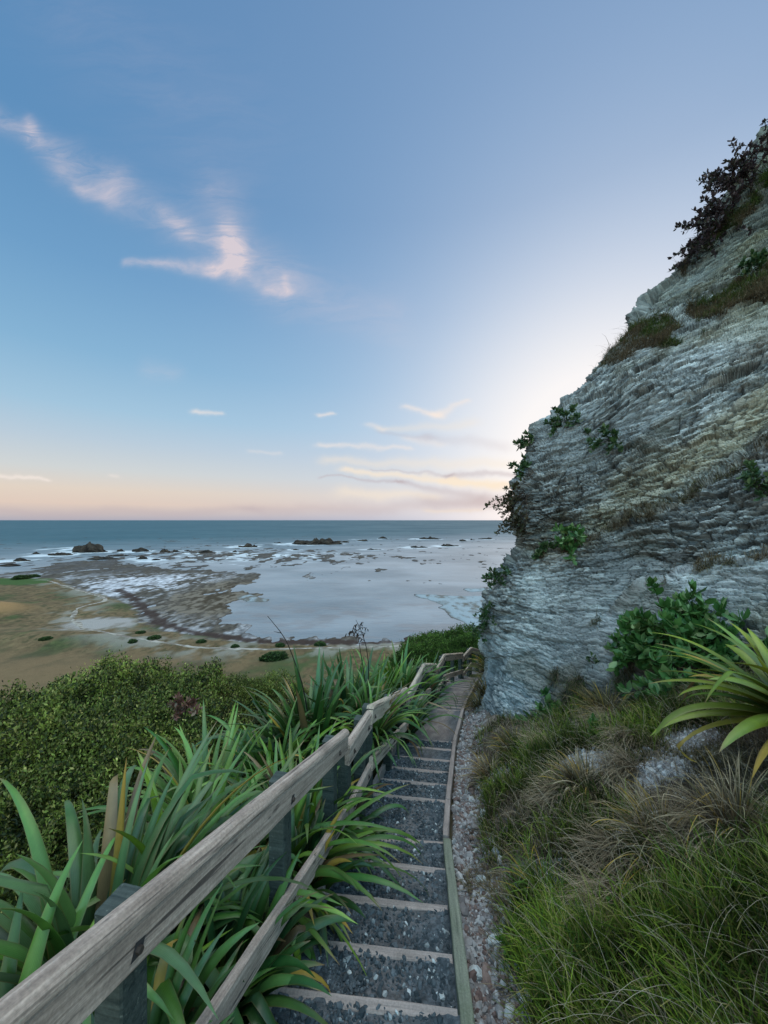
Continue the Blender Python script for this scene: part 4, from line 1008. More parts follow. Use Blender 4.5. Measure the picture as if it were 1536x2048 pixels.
for i, (px, py, d, s, lab) in enumerate(BL):
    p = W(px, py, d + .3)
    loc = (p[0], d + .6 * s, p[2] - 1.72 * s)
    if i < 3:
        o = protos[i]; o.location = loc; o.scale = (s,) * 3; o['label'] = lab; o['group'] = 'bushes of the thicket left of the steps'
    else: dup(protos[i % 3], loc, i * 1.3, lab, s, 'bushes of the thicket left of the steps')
# pale scrub beyond the flax and green mounds beyond the steps
pb = [bush('b', (0, 0, 0), 1.1, .9, 22000, .05, 720 + k, BRIGHT, 'x') for k in range(2)]
BR2 = [(450, 1378, 9.5, 1.1, 'yellow green scrub bush beyond the arching flax'), (525, 1380, 10, 1.1, 'yellow green scrub bush left of the stalked flax'), (400, 1402, 10, 1.1, 'yellow green scrub bush next to the thicket'), (800, 1352, 12, .9, 'light scrub bush behind the farthest flax'),
       (700, 1372, 11, .9, 'pale scrub bush hidden behind the flax stalks')]
for i, (px, py, d, s, lab) in enumerate(BR2):
    p = W(px, py, d); loc = (p[0], d + .5, p[2] - 1.05 * s)
    if i < 2:
        o = pb[i]; o.location = loc; o.scale = (s,) * 3; o['label'] = lab
    else: dup(pb[i % 2], loc, i * 1.7, lab, s)
mb = [bush('b', (0, 0, 0), 1.9, 1.2, 26000, .085, 730 + k, [(0.035, 0.085, 0.014), (0.075, 0.15, 0.022), (0.11, 0.18, 0.04)], 'x') for k in range(2)]
BG = [(868, 1283, 20, 1.0, 'dark green mound of shrub above the lower handrail corner'), (905, 1273, 21, 1.1, 'green mound of shrub in the middle above the far handrail'), (950, 1270, 21, 1.1, 'green mound of shrub touching the cliff'), (990, 1275, 20, 1.1, 'green shrub mound half behind the cliff'), (845, 1302, 17, .8, 'low green shrub beside the farthest flax'), (930, 1288, 17.5, .8, 'green shrub right behind the farthest handrail'), (885, 1300, 17, .8, 'green shrub behind the middle handrail landing')]
for i, (px, py, d, s, lab) in enumerate(BG):
    p = W(px, py, d); loc = (p[0], d + .5, p[2] - 1.4 * s)
    if i < 2:
        o = mb[i]; o.location = loc; o.scale = (s,) * 3; o['label'] = lab
    else: dup(mb[i % 2], loc, i * 1.7, lab, s)
# shrubs dotted over the flat
FL = [(432, 1352, 13, 'round dark green shrub standing alone in the grass just above the thicket'), (88, 1279, 12, 'dark shrub alone in the grass left of the pale track'), (265, 1284, 11, 'green shrub on the near edge of the pale track where it straightens'),
      (402, 1284, 10, 'shrub between the kelp line and the pale track, right of two others'), (308, 1277, 12, 'low shrub beside the kelp line, left of the track shrubs'), (470, 1294, 10, 'small shrub at the far edge of the track in the middle of the bay'),
      (548, 1318, 28, 'wide dark shrub in the grass just behind the flax stalk'), (560, 1292, 12, 'dark shrub on the beach edge behind the bent stalk'), (640, 1290, 12, 'small shrub on the beach edge between the two flax stalks'),
      (280, 1266, 9, 'small low shrub in the rough grass inside the track bend'), (40, 1158, 16, 'dark shrub at the far end of the green field'), (60, 1155, 12, 'shrub at the right end of the green field')]
fb = bush('b', (0, 0, 0), 1.5, 1.3, 5000, .30, 741, [(0.022, 0.05, 0.014), (0.045, 0.09, 0.022), (0.07, 0.11, 0.03)], 'x')
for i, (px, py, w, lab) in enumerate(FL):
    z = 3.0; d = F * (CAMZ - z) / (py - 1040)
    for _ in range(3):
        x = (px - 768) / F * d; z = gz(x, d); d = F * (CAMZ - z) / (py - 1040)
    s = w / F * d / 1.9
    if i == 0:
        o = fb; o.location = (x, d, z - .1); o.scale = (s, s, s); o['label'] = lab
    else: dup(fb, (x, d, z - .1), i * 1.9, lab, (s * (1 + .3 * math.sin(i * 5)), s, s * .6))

# ------------------------------------------------------------------ broad leaved shrubs on the cliff
def shrub(loc, outdir, size, nst, nleaf, leaf, seed, cols, label, spread=.7, droop=.2, group=None):
    r = np.random.default_rng(seed); o = thing('broadleaf_shrub', tuple(loc), label, 'shrub', group)
    outdir = np.asarray(outdir, float); lines = []; tips = []
    for k in range(nst):
        t = unit(outdir + r.normal(0, spread, 3)); L = size * r.uniform(.45, 1.0)
        s = np.linspace(0, 1, 6)[:, None]
        ln = r.normal(0, size * .10, 3) + t * L * s + np.array([0, 0, -droop]) * L * s ** 2 + r.normal(0, .02, 3) * s
        lines.append(ln); tips.append((ln, t))
    V, Fs, C = tubes(lines, [max(.004, size * .009)] * nst, (0.035, 0.025, 0.018))
    link('stems', mesh('shrub_stems', V, Fs, C, False, [M_STEM]), o)
    Pp = []; Tt = []
    for ln, t in tips:
        m = nleaf // nst
        for q in range(m):
            f = r.uniform(.35, 1.0) ** .6; i0 = min(int(f * 5), 4); fr = f * 5 - i0
            b = ln[i0] * (1 - fr) + ln[i0 + 1] * fr
            Pp.append(b); a = r.normal(0, 1, 3); Tt.append(t * .55 + a * .75 + np.array([0, 0, .15]))
    Pp = np.array(Pp); Tt = unit(np.array(Tt)); n = len(Pp)
    S = unit(np.cross(Tt, np.array([0, 0, 1.]) + r.normal(0, .45, (n, 3))))
    l = r.uniform(.65, 1.2, n) * leaf
    cc = mixc(cols[0], cols[1], r.random(n)); cc = mixc(cc, cols[2], (r.random(n) < .2) * .8)
    v, f, c = leaf_batch(Pp, Tt, S, l, l * .5, cc)
    link('foliage', mesh('shrub_leaves', v, f, c, True, [M_LEAF]), o)
    return o
LG = [(0.026, 0.090, 0.022), (0.070, 0.165, 0.040), (0.16, 0.25, 0.10)]
DG = [(0.018, 0.050, 0.018), (0.045, 0.095, 0.032), (0.08, 0.13, 0.05)]
PD_ = [(0.030, 0.020, 0.024), (0.055, 0.038, 0.042), (0.04, 0.05, 0.03)]
def cs(px, py, size, nst, nl, leaf, seed, cols, label, out=(-.6, -.5, .35), **kw):
    p, n = surf(px, py); shrub(p + np.asarray(out) * (.10 if py > 1400 else -.02), out, size, nst, nl, leaf, seed, cols, label, **kw)
cs(1350, 1262, .78, 60, 1300, .15, 801, LG, 'large shrub with big rounded leaves above the yellowing flax', spread=.75)
cs(1285, 1290, .66, 44, 850, .145, 802, LG, 'big leaved shrub low on the rock, left of the yellowing flax', spread=.75)
cs(1450, 1270, .58, 30, 460, .15, 803, LG, 'big leaved shrub directly behind the yellowing flax', spread=.8)
cs(1380, 1370, .75, 50, 900, .15, 811, LG, 'big leaved shrub beneath the drooping yellow flax', spread=.8)
cs(1078, 1418, .46, 18, 230, .15, 804, LG, 'single leafy rosette at the foot of the pale rock nose', out=(-.2, -.6, .5))
cs(1140, 1072, .50, 18, 260, .15, 805, LG, 'compact shrub growing in the middle of the rock face', out=(-.4, -.6, .5))
cs(1078, 1098, .45, 14, 200, .11, 806, DG, 'small shrub at the notch in the cliff edge', out=(-.5, -.5, .4))
cs(1122, 838, .60, 22, 420, .12, 807, DG, 'dark shrub on the cliff shoulder with bare stalks', out=(-.4, -.5, .6))
cs(1205, 868, .70, 20, 320, .12, 808, DG, 'dark sparse shrub in the shadowed hollow of the face', out=(-.5, -.6, .2), droop=.4)
cs(1064, 880, .55, 14, 200, .12, 809, DG, 'shrub projecting into the sky at the top corner of the cliff nose', out=(-1, -.1, .0), spread=.45)
cs(1050, 940, .45, 12, 170, .12, 810, DG, 'small green shrub on the cliff edge between two larger ones', out=(-1, -.1, .1), spread=.4)
cs(1044, 985, .85, 28, 560, .10, 812, [(0.03, 0.035, 0.02), (0.07, 0.055, 0.03), (0.05, 0.07, 0.03)], 'widest shrub hanging off the cliff edge against the sunset', out=(-1, -.1, -.15), spread=.45, droop=.5)
cs(1048, 1030, .60, 16, 260, .10, 822, [(0.03, 0.035, 0.02), (0.06, 0.05, 0.03), (0.05, 0.07, 0.03)], 'shrub hanging from the cliff edge in front of the horizon', out=(-1, -.1, -.5), spread=.4, droop=.5)
cs(1008, 1150, .58, 14, 220, .12, 813, DG, 'shrub jutting from the lower cliff edge above the reef slabs', out=(-1, -.1, .15), spread=.45)
cs(978, 1215, .48, 12, 170, .10, 814, DG, 'trailing shrub on the cliff edge in front of the reef slabs', out=(-.8, -.2, .1), spread=.5, droop=.8)
cs(968, 1245, .35, 10, 110, .09, 815, DG, 'lowest trailing shrub on the cliff edge above the green mounds', out=(-.8, -.2, .0), spread=.5, droop=.8)
cs(1492, 365, 1.45, 44, 1000, .14, 816, PD_, 'purplish bush silhouetted high on the cliff edge', out=(-.9, -.1, .5), spread=.5)
cs(1452, 440, 1.3, 44, 1000, .13, 817, PD_, 'purplish bush silhouetted just below the highest one', out=(-.9, -.1, .35), spread=.5)
cs(1420, 492, 1.0, 28, 560, .13, 818, PD_, 'lowest purplish bush on the upper cliff edge', out=(-.9, -.1, .1), spread=.5)
cs(1530, 300, .9, 16, 220, .12, 819, PD_, 'dark bush at the very top of the cliff by the right edge', out=(-.6, -.1, .6), spread=.5)
cs(1500, 545, .6, 20, 360, .12, 820, DG, 'green shrub on the upper ledge near the right edge', out=(-.3, -.6, .5))
cs(1175, 1315, .22, 8, 60, .06, 821, DG, 'tiny dark plant clinging to the lower rock face', out=(-.3, -.6, .3))
cs(1500, 985, .6, 24, 420, .10, 823, DG, 'dark green shrub on the rock face at the right edge', out=(-.4, -.6, .3))
cs(1018, 1925, .10, 10, 120, .030, 840, [(0.04, .12, .02), (.08, .18, .03), (.11, .20, .05)], 'bright green weed at the gutter edge near the bottom of the picture', out=(-.1, 0, .8), spread=.9)
cs(1190, 1475, .16, 10, 90, .06, 841, LG, 'small leafy weed in the grass between the rosette and the big shrub', out=(-.1, -.2, .8), spread=.9)
cs(1240, 1850, .10, 10, 90, .035, 842, [(0.04, .11, .02), (.08, .16, .03), (.11, .18, .05)], 'low broad leaved weed in the middle of the green bank', out=(-.1, 0, .8), spread=1.0)
# dead fronds
shrub(W(365, 1440, 5.0), (0.1, -.2, 1), .45, 14, 190, .08, 830, [(0.10, 0.045, 0.035), (0.17, 0.08, 0.06), (0.20, .14, .09)], 'dead reddish brown fronds between the thicket and the flax', spread=.35)

# ------------------------------------------------------------------ grass blades (stuff)
def blades(P, az, el, L, wd, bend, C, m=4):
    n = len(P); s = np.linspace(0, 1, m)[None]
    th = el[:, None] - bend[:, None] * s ** 1.5
    T = np.stack([np.cos(th) * np.cos(az)[:, None], np.cos(th) * np.sin(az)[:, None], np.sin(th)], -1)
    Q = P[:, None] + np.concatenate([np.zeros((n, 1, 3)), np.cumsum(T[:, :-1] * (L / (m - 1))[:, None, None], 1)], 1)
    S = np.stack([-np.sin(az), np.cos(az), 0 * az], -1)[:, None] * (wd[:, None] * (1 - .85 * s ** 1.5) * .5)[..., None]
    V = np.stack([Q - S, Q + S], 2)
    b0 = (np.arange(n) * m * 2)[:, None]; i = (np.arange(m - 1) * 2)[None]
    q = np.stack([b0 + i, b0 + i + 1, b0 + i + 3, b0 + i + 2], -1).reshape(-1, 4)
    CC = np.repeat((C[:, None] * (.45 + .75 * s)[..., None])[:, :, None], 2, 2)  # blade bases coloured darker in place of shadow down in the grass
    return V.reshape(-1, 3), [q], CC.reshape(-1, 3)
def bank_grass():
    r = np.random.default_rng(900)
    def sample(n, p=1.7):
        Y = .55 + 6.2 * r.random(n) ** p
        xr = np.interp(Y, PD, PXR); X = xr + .12 + r.random(n) * (1.25 * Y + .9 - xr)
        return X, Y
    dhill = math.radians(200)
    # fresh grass
    n = 150000; X, Y = sample(n)
    off = X - np.interp(Y, PD, PXR) - .09
    g = fbm(X * 1.1, Y * 1.1, 0, 901, 3) + .35 * fbm(X * 4, Y * 4, 0, 902, 2)
    keep = (off > .30 + .16 * fbm(X * 3, Y * 3, 0, 903, 3)) & (g > -.12 + .10 * sstep(2.8, 4.5, Y) + .5 * np.exp(-((X / Y - .9) / .22) ** 2 - ((Y - 2.5) / .7) ** 2) + r.normal(0, .10, n))
    X, Y, g = X[keep], Y[keep], g[keep]; n = len(X)
    kb = r.random(len(X)) > bare(X, Y) * .93; X, Y = X[kb], Y[kb]; g = g[kb] if len(g) == len(kb) else g; n = len(X)
    P = np.stack([X, Y, ground_z(X, Y) - .01], -1)
    cl = fbm(X * 6, Y * 6, 0, 904, 2)
    az = dhill + 3.0 * cl + r.normal(0, 1.5, n)
    L = r.uniform(.05, .25, n) * (1 + .5 * sstep(0, .5, g))
    C = mixc((0.024, 0.062, 0.008), (0.155, 0.215, 0.022), r.random(n) ** 1.3); C = mixc(C, (0.23, 0.20, 0.07), (r.random(n) < .2) * .8); C = C * (.38 + 1.0 * sstep(-.35, .4, fbm(X * 3.4, Y * 3.4, 0, 907, 4)))[:, None]
    V, Fs, CC = blades(P, az, np.radians(r.uniform(45, 88, n)), L, r.uniform(.005, .0115, n) * np.interp(Y, [1, 5], [.9, 1.5]), r.uniform(.3, 1.9, n), C)
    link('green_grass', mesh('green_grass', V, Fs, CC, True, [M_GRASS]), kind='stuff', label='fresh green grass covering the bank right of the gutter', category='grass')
    # dry grass
    n = 130000; X, Y = sample(n)
    off = X - np.interp(Y, PD, PXR) - .09
    g = fbm(X * 1.1, Y * 1.1, 0, 901, 3) + .35 * fbm(X * 4, Y * 4, 0, 902, 2)
    rightz = np.exp(-((X / Y - .85) / .3) ** 2 - ((Y - 2.6) / .8) ** 2)
    keep = (off > .20 + .2 * fbm(X * 3, Y * 3, 0, 903, 3)) & (g - .55 * rightz < .06 + r.normal(0, .33, n))
    X, Y = X[keep], Y[keep]; n = len(X)
    kb = r.random(len(X)) > bare(X, Y) * .93; X, Y = X[kb], Y[kb]; g = g[kb] if len(g) == len(kb) else g; n = len(X)
    P = np.stack([X, Y, ground_z(X, Y) - .01], -1)
    cl = fbm(X * 3, Y * 3, 0, 905, 2)
    az = dhill + 2.0 * cl + r.normal(0, 1.1, n)
    C = mixc((0.07, 0.052, 0.032), (0.33, 0.25, 0.16), r.random(n) ** 1.6)
    C = mixc(C, (0.12, 0.11, 0.045), sstep(-.1, .3, fbm(X * 2, Y * 2, 0, 906, 3)) * .6); C = C * (.5 + .8 * sstep(-.4, .4, fbm(X * 3.1, Y * 3.1, 0, 908, 3)))[:, None]
    # matted tufts that hang down the bank
    nt_ = 22; ty = r.uniform(2.1, 4.6, nt_); tx = np.interp(ty, PD, PXR) + .75 + r.random(nt_) ** .7 * (1.15 * ty - .3 - np.interp(ty, PD, PXR)); k = np.repeat(np.arange(nt_), 420); m_ = len(k)
    TX = tx[k] + r.normal(0, .05, m_); TY = ty[k] + r.normal(0, .05, m_); hh = r.uniform(.03, .12, nt_)[k]
    TP = np.stack([TX, TY, ground_z(TX, TY) + hh * r.random(m_)], -1); Ct = mixc((0.11, 0.08, 0.045), (0.46, 0.36, 0.24), r.random(m_) ** 1.2) * r.uniform(.6, 1.15, nt_)[k][:, None]
    Vt, Ft, CCt = blades(TP, dhill + .3 * r.normal(size=nt_)[k] + r.normal(0, .75, m_), np.radians(r.uniform(5, 65, m_)), r.uniform(.12, .36, m_), r.uniform(.003, .0055, m_) * np.interp(TY, [1, 5], [.9, 1.6]), r.uniform(.7, 2.2, m_), Ct, 6)
    V, Fs, CC = blades(P, az, np.radians(r.uniform(5, 80, n)), r.uniform(.05, .19, n), r.uniform(.0030, .0055, n) * np.interp(Y, [1, 5], [.9, 1.7]), r.uniform(.4, 1.8, n), C)
    Fs = [np.concatenate([Fs[0], Ft[0] + len(V)])]; V = np.concatenate([V, Vt]); CC = np.concatenate([CC, CCt])
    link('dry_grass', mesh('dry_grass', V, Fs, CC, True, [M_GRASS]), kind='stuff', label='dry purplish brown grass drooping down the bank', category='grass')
    # long pale seed stems
    n = 4200; X, Y = sample(n, 1.3); off = X - np.interp(Y, PD, PXR)
    k = off > .5; X, Y = X[k], Y[k]; n = len(X); P = np.stack([X, Y, ground_z(X, Y)], -1)
    C = mixc((0.24, 0.20, 0.14), (0.42, 0.36, 0.27), r.random(n))
    V, Fs, CC = blades(P, dhill + r.normal(0, 1.0, n), np.radians(r.uniform(30, 85, n)), r.uniform(.25, .55, n), np.full(n, .0028) * np.interp(Y, [1, 5], [.9, 1.8]), r.uniform(.4, 1.9, n), C, 8)
    link('seed_stems', mesh('seed_stems', V, Fs, CC, True, [M_GRASS]), kind='stuff', label='long pale seed stems arching out of the bank grass', category='grass')
bank_grass()
def ledge_grass():
    r = np.random.default_rng(910)
    V = CL['V']; m = CL['lm']; low = CL['low']
    w = m.copy(); w[:, :70] = 0
    w = w * (CL['PX'] < 1700) * (CL['PY'] > 150)
    a = np.argwhere(w > .35)
    idx = a[r.integers(0, len(a), 45000)]
    P = V[idx[:, 0], idx[:, 1]]; pxx = CL['PX'][idx[:, 0], idx[:, 1]]; pyy = CL['PY'][idx[:, 0], idx[:, 1]]
    P = P + r.normal(0, .012, P.shape); n = len(P)
    upper = sstep(800, 650, pyy)
    g = sstep(-.15, .2, fbm(P[:, 0] * 1.5, P[:, 1] * 1.5, P[:, 2] * 1.5, 911, 3)) * (.35 + .65 * upper)
    C = mixc(mixc((0.11, 0.085, 0.05), (0.19, 0.155, 0.10), r.random(n)), mixc((0.045, 0.085, 0.02), (0.10, 0.15, 0.035), r.random(n)), g)
    az = math.radians(225) + r.normal(0, 1.5, n)
    v, f, c = blades(P, az, np.radians(r.uniform(-25, 85, n)), r.lognormal(math.log(.085), .5, n) * (1 + .5 * upper), r.uniform(.006, .010, n) * (1 + .5 * upper), r.uniform(.5, 2.2, n), C)
    link('ledge_grass', mesh('ledge_grass', v, f, c, True, [M_GRASS]), kind='stuff', label='grass growing in strips along the ledges of the cliff', category='grass')
    w = low.copy(); w[:, :70] = 0; w = w * (CL['PX'] < 1700) * (CL['PY'] < 1560)
    a = np.argwhere(w > .3); idx = a[r.integers(0, len(a), 75000)]
    P = V[idx[:, 0], idx[:, 1]] + r.normal(0, .015, (75000, 3)); n = len(P)
    keep = fbm(P[:, 0] * 2.5, P[:, 1] * 2.5, P[:, 2] * 2.5, 915, 3) > -.12; P = P[keep]; n = len(P)
    C = mixc((0.085, 0.075, 0.04), (0.21, 0.17, 0.12), r.random(n)); C = mixc(C, (0.055, 0.09, 0.022), (r.random(n) < .35))
    v, f, c = blades(P, math.radians(225) + r.normal(0, .7, n), np.radians(r.uniform(-10, 75, n)), r.uniform(.08, .26, n), r.uniform(.004, .007, n), r.uniform(.5, 2.0, n), C)
    link('foot_grass', mesh('foot_grass', v, f, c, True, [M_GRASS]), kind='stuff', label='olive and straw grass hanging at the foot of the cliff', category='grass')
ledge_grass()
def hill_cover():
    """low leafy ground cover on the slope left of the fence and on the near flat"""
    r = np.random.default_rng(920); n = 60000
    Y = .4 + 24 * r.random(n) ** 1.8; X = np.interp(Y, PD, PXL) - .12 - r.random(n) * (1.3 * Y + 1)
    P = np.stack([X, Y, ground_z(X, Y) - .01], -1)
    C = mixc((0.022, 0.045, 0.012), (0.07, 0.10, 0.028), r.random(n))
    C = mixc(C, (0.10, 0.12, 0.04), sstep(8, 14, Y) * .6)
    v, f, c = blades(P, r.uniform(0, 6.28, n), np.radians(r.uniform(30, 85, n)), r.uniform(.1, .3, n) * np.interp(Y, [1, 10], [.8, 1.6]), r.uniform(.008, .016, n) * np.interp(Y, [1, 10], [.7, 2]), r.uniform(.3, 1.8, n), C)
    link('ground_cover', mesh('ground_cover', v, f, c, True, [M_GRASS]), kind='stuff', label='dark leafy ground cover on the slope left of the handrail', category='ground cover')
hill_cover()

# ------------------------------------------------------------------ sky
def lin(*c): return tuple(((v / 255) / 12.92 if v / 255 <= .04045 else ((v / 255 + .055) / 1.055) ** 2.4) for v in c)
SUN_AZ = math.radians(31); SUN_EL = math.radians(4)
SKY_FILL = 5.6
def build_world():
    w = bpy.data.worlds.new('World'); SC.world = w; w.use_nodes = True
    nt = w.node_tree; nt.nodes.clear(); L = nt.links
    out = N(nt, 'ShaderNodeOutputWorld'); bg = N(nt, 'ShaderNodeBackground'); L.new(bg.outputs[0], out.inputs[0])
    tc = N(nt, 'ShaderNodeTexCoord').outputs['Generated']
    sep = N(nt, 'ShaderNodeSeparateXYZ'); nrm = N(nt, 'ShaderNodeVectorMath', operation='NORMALIZE'); L.new(tc, nrm.inputs[0]); L.new(nrm.outputs[0], sep.inputs[0])
    x, y, z = sep.outputs
    sky = N(nt, 'ShaderNodeTexSky', sky_type='NISHITA', sun_disc=False, sun_elevation=SUN_EL, sun_rotation=SUN_AZ)
    base = ramp(nt, z, [(0.0, lin(180, 178, 190)), (.012, lin(204, 192, 192)), (.035, lin(232, 210, 195)), (.065, lin(234, 218, 202)), (.108, lin(216, 220, 220)), (.17, lin(192, 211, 226)), (.235, lin(166, 203, 228)), (.34, lin(136, 184, 219)), (.48, lin(110, 162, 206)), (.62, lin(93, 146, 194)), (.75, lin(84, 133, 182)), (.86, lin(80, 124, 173)), (.93, lin(170, 190, 215))])
    # glow around the hidden sun
    sd = Vector((math.sin(SUN_AZ) * math.cos(SUN_EL + .06), math.cos(SUN_AZ) * math.cos(SUN_EL + .06), math.sin(SUN_EL + .06)))
    dt = N(nt, 'ShaderNodeVectorMath', operation='DOT_PRODUCT'); L.new(nrm.outputs[0], dt.inputs[0]); dt.inputs[1].default_value = sd
    cosang = dt.outputs['Value']
    ang = math_(nt, 'ARCCOSINE', math_(nt, 'MINIMUM', cosang, .99999))
    wide = math_(nt, 'EXPONENT', math_(nt, 'MULTIPLY', math_(nt, 'POWER', math_(nt, 'DIVIDE', ang, .74), 2.0), -1.0))
    tight = math_(nt, 'EXPONENT', math_(nt, 'MULTIPLY', math_(nt, 'POWER', math_(nt, 'DIVIDE', ang, .37), 2.0), -1.0))
    c = mixrgb(nt, base, lin(198, 215, 243), math_(nt, 'MULTIPLY', wide, .66))
    c = mixrgb(nt, c, (1.03, 1.0, 1.0), math_(nt, 'MINIMUM', math_(nt, 'MULTIPLY', tight, 1.35), .98))
    # clouds on a tangent plane ahead
    ys = math_(nt, 'MAXIMUM', y, .05)
    u0 = math_(nt, 'DIVIDE', x, ys); v0 = math_(nt, 'DIVIDE', z, ys)
    uv = N(nt, 'ShaderNodeCombineXYZ'); L.new(u0, uv.inputs[0]); L.new(v0, uv.inputs[1])
    nz = N(nt, 'ShaderNodeTexNoise'); nz.inputs['Scale'].default_value = 5.0; nz.inputs['Detail'].default_value = 5; nz.inputs['Roughness'].default_value = .55; L.new(uv.outputs[0], nz.inputs['Vector'])
    sub = N(nt, 'ShaderNodeVectorMath', operation='SUBTRACT'); L.new(nz.outputs['Color'], sub.inputs[0]); sub.inputs[1].default_value = (.5, .5, .5)
    scl = N(nt, 'ShaderNodeVectorMath', operation='SCALE'); L.new(sub.outputs[0], scl.inputs[0]); scl.inputs['Scale'].default_value = .075
    wp = N(nt, 'ShaderNodeVectorMath', operation='ADD'); L.new(uv.outputs[0], wp.inputs[0]); L.new(scl.outputs[0], wp.inputs[1])
    ml = N(nt, 'ShaderNodeVectorMath', operation='MULTIPLY'); L.new(wp.outputs[0], ml.inputs[0]); ml.inputs[1].default_value = (1, 1, 0)
    front = ramp(nt, y, [(.05, (0, 0, 0)), (.2, (1, 1, 1))])
    def seg(a, b, w0, w1, s, stretch=1.0):
        A = Vector(((a[0] - 768) / F, (1040 - a[1]) / F * stretch, 0)); B = Vector(((b[0] - 768) / F, (1040 - b[1]) / F * stretch, 0))
        src = ml.outputs[0]
        if stretch != 1.0:
            q = N(nt, 'ShaderNodeVectorMath', operation='MULTIPLY'); L.new(src, q.inputs[0]); q.inputs[1].default_value = (1, stretch, 0); src = q.outputs[0]
        p = N(nt, 'ShaderNodeVectorMath', operation='SUBTRACT'); L.new(src, p.inputs[0]); p.inputs[1].default_value = A
        BA = B - A; d1 = N(nt, 'ShaderNodeVectorMath', operation='DOT_PRODUCT'); L.new(p.outputs[0], d1.inputs[0]); d1.inputs[1].default_value = BA / BA.dot(BA)
        h = math_(nt, 'MULTIPLY', d1.outputs['Value'], 1.0, clamp=True)
        bh = N(nt, 'ShaderNodeVectorMath', operation='SCALE'); bh.inputs[0].default_value = BA; L.new(h, bh.inputs['Scale'])
        e = N(nt, 'ShaderNodeVectorMath', operation='DISTANCE'); L.new(p.outputs[0], e.inputs[0]); L.new(bh.outputs[0], e.inputs[1])
        ww = math_(nt, 'MULTIPLY_ADD', h, (w1 - w0) / F, w0 / F)
        k = math_(nt, 'DIVIDE', e.outputs['Value'], ww)
        return math_(nt, 'MULTIPLY', math_(nt, 'EXPONENT', math_(nt, 'MULTIPLY', math_(nt, 'MULTIPLY', k, k), -1.0)), s)
    def total(lst):
        t = None
        for q in lst: t = q if t is None else math_(nt, 'ADD', t, q)
        return t
    wisp = total([seg((-60, 220), (60, 262), 26, 22, .42), seg((55, 230), (75, 285), 12, 14, .35), seg((60, 265), (130, 330), 20, 28, .38), seg((130, 330), (225, 372), 34, 34, .42), seg((160, 372), (215, 398), 14, 16, .38), seg((225, 380), (340, 440), 34, 34, .30),
                  seg((325, 420), (375, 470), 12, 18, .34), seg((370, 465), (450, 500), 28, 34, .38), seg((430, 390), (480, 500), 46, 40, .26), seg((455, 455), (475, 525), 20, 24, .85), seg((250, 526), (430, 534), 8, 15, .62), seg((420, 536), (480, 520), 14, 16, .5),
                  seg((480, 500), (580, 570), 44, 44, .30), seg((486, 540), (520, 558), 7, 8, .35), seg((540, 572), (575, 580), 12, 12, .45), seg((572, 555), (578, 580), 7, 7, .35), seg((560, 570), (780, 640), 50, 50, .20), seg((300, 736), (350, 744), 22, 20, .16), seg((100, 0), (420, 260), 90, 150, .06)])
    mpw = N(nt, 'ShaderNodeMapping'); mpw.inputs['Rotation'].default_value = (0, 0, math.radians(38)); mpw.inputs['Scale'].default_value = (.55, 2.4, 1); L.new(wp.outputs[0], mpw.inputs[0])
    wn = noise(nt, mpw.outputs[0], 7.0, 9, .68, .9)
    wispd = math_(nt, 'MULTIPLY', wisp, ramp(nt, wn, [(.34, (.22,) * 3), (.70, (1.35,) * 3)]))
    wispd = math_(nt, 'MULTIPLY', math_(nt, 'MULTIPLY', wispd, .72), front, clamp=True)
    plain = c
    cw = mixrgb(nt, c, lin(240, 222, 224), math_(nt, 'MINIMUM', wispd, .8))
    # small streaks, drawn out sideways
    st = total([seg((395, 829), (445, 834), 10, 8, .5, 2.2), seg((635, 834), (662, 828), 10, 8, .6, 2.2), seg((815, 812), (870, 828), 9, 16, .6, 2.2), seg((870, 826), (925, 803), 16, 9, .6, 2.2), seg((0, 949), (98, 954), 10, 7, .7, 2.5), seg((225, 958), (236, 958), 7, 7, .4, 2.0),
                seg((640, 895), (820, 900), 12, 10, .5, 2.5), seg((740, 852), (765, 860), 12, 12, .4, 2.2), seg((500, 902), (560, 906), 8, 8, .25, 2.4), seg((820, 880), (880, 892), 16, 16, .35, 2.4), seg((1200, 640), (1260, 640), 40, 40, .5, 1.6), seg((1150, 690), (1200, 690), 26, 30, .35, 2.2)])
    c = mixrgb(nt, c, lin(252, 240, 232), math_(nt, 'MULTIPLY', math_(nt, 'MULTIPLY', st, ramp(nt, wn, [(.3, (.6,) * 3), (.7, (1.2,) * 3)])), front, clamp=True))
    br = total([seg((690, 942), (900, 955), 12, 18, .75, 2.6), seg((900, 958), (1010, 975), 20, 20, 1.0, 2.6), seg((850, 1022), (960, 1020), 12, 12, .45, 3.0), seg((660, 925), (1000, 930), 18, 30, .4, 2.4), seg((760, 860), (930, 850), 14, 26, .3, 2.2), seg((700, 985), (860, 990), 26, 22, .5, 2.4)])
    c = mixrgb(nt, c, (1.0, .86, .70), math_(nt, 'MULTIPLY', br, front, clamp=True))
    dk = total([seg((650, 953), (800, 962), 7, 12, .55, 3.2), seg((800, 962), (960, 990), 14, 34, .55, 3.0), seg((740, 938), (900, 946), 5, 9, .42, 3.2), seg((900, 946), (1040, 955), 14, 20, .62, 3.0), seg((860, 1000), (1100, 1005), 34, 40, .55, 2.6), seg((760, 868), (860, 878), 10, 16, .25, 2.4), seg((860, 878), (1000, 895), 20, 24, .25, 2.2),
                seg((-200, 1024), (500, 1022), 22, 24, .35, 2.6), seg((500, 1020), (1000, 1010), 24, 36, .4, 2.6)])
    c = mixrgb(nt, c, lin(196, 182, 188), math_(nt, 'MULTIPLY', math_(nt, 'MULTIPLY', dk, .8), front, clamp=True))
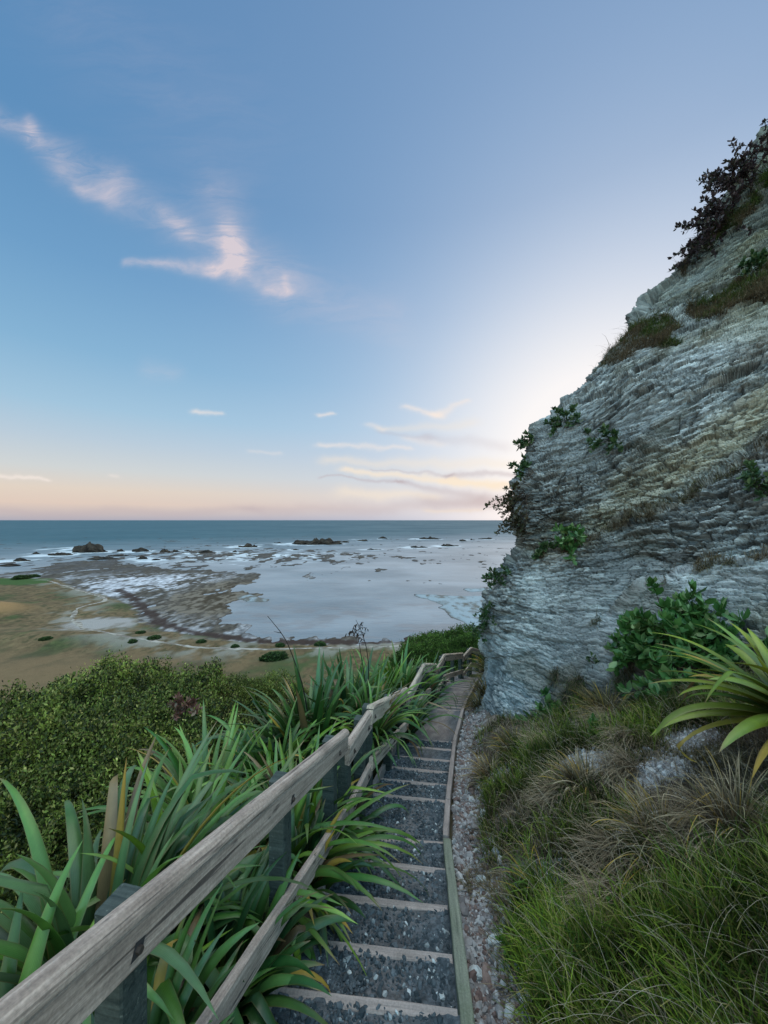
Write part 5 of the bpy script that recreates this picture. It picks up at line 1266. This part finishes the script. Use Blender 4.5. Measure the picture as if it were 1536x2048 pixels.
    # added fill: sky behind and overhead brightened and warmed; below the horizon it is dull
    yb = N(nt, 'ShaderNodeMapRange'); L.new(y, yb.inputs[0]); yb.inputs[1].default_value = -.25; yb.inputs[2].default_value = .12; yb.inputs[3].default_value = SKY_FILL; yb.inputs[4].default_value = 1
    zb = N(nt, 'ShaderNodeMapRange'); L.new(z, zb.inputs[0]); zb.inputs[1].default_value = .84; zb.inputs[2].default_value = .95; zb.inputs[3].default_value = 1; zb.inputs[4].default_value = SKY_FILL
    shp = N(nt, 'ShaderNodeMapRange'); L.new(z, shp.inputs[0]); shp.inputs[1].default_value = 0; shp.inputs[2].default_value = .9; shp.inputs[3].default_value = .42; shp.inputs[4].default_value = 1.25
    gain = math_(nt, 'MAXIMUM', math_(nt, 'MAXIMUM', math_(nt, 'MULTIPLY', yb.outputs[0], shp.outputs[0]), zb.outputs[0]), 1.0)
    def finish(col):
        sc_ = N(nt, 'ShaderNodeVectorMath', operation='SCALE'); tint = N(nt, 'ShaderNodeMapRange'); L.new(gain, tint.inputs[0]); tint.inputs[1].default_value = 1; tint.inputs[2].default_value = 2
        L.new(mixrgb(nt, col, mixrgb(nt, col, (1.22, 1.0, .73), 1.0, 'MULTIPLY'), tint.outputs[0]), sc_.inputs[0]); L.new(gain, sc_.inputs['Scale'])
        col = mixrgb(nt, sc_.outputs[0], (.14, .15, .16), ramp(nt, math_(nt, 'MULTIPLY', z, -1.0), [(.0, (0, 0, 0)), (.02, (1, 1, 1))]))
        s2 = N(nt, 'ShaderNodeVectorMath', operation='SCALE'); L.new(sky.outputs[0], s2.inputs[0]); s2.inputs['Scale'].default_value = .05
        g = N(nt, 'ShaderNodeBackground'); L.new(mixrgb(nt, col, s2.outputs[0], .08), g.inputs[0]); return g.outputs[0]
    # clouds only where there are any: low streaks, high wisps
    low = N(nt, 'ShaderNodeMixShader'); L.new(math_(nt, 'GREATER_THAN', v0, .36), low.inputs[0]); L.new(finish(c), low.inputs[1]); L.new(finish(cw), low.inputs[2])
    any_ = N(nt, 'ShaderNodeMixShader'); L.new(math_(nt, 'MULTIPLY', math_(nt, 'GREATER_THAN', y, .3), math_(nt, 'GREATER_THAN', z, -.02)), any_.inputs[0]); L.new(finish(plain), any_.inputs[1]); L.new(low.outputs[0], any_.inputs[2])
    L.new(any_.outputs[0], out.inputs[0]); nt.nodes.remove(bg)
build_world()

sun = bpy.data.lights.new('sun', 'SUN'); sun.energy = .7; sun.angle = math.radians(12); sun.color = (1, .80, .62)
so = bpy.data.objects.new('sun', sun); COL.objects.link(so)
so.rotation_euler = (math.radians(90) - SUN_EL - math.radians(3), 0, math.pi - SUN_AZ)
_dir = Vector((math.sin(SUN_AZ) * math.cos(SUN_EL), math.cos(SUN_AZ) * math.cos(SUN_EL), math.sin(SUN_EL + .05)))
so.rotation_euler = _dir.to_track_quat('Z', 'Y').to_euler()

cam = bpy.data.cameras.new('camera'); co = bpy.data.objects.new('camera', cam); COL.objects.link(co)
co.location = (0, 0, CAMZ); co.rotation_euler = (math.radians(90), 0, 0)
cam.sensor_fit = 'AUTO'; cam.sensor_width = 36; cam.lens = 36 * F / 2048; cam.shift_y = 16 / 2048
cam.clip_start = .05; cam.clip_end = 100000
SC.camera = co
SC.render.engine = 'CYCLES'
SC.view_settings.view_transform = 'Standard'; SC.view_settings.look = 'None'; SC.view_settings.exposure = 0; SC.view_settings.gamma = 1
SC.cycles.use_denoising = True
SC.cycles.max_bounces = 5; SC.cycles.diffuse_bounces = 2; SC.cycles.glossy_bounces = 2; SC.cycles.transmission_bounces = 3
print('script', time.time() - T0)
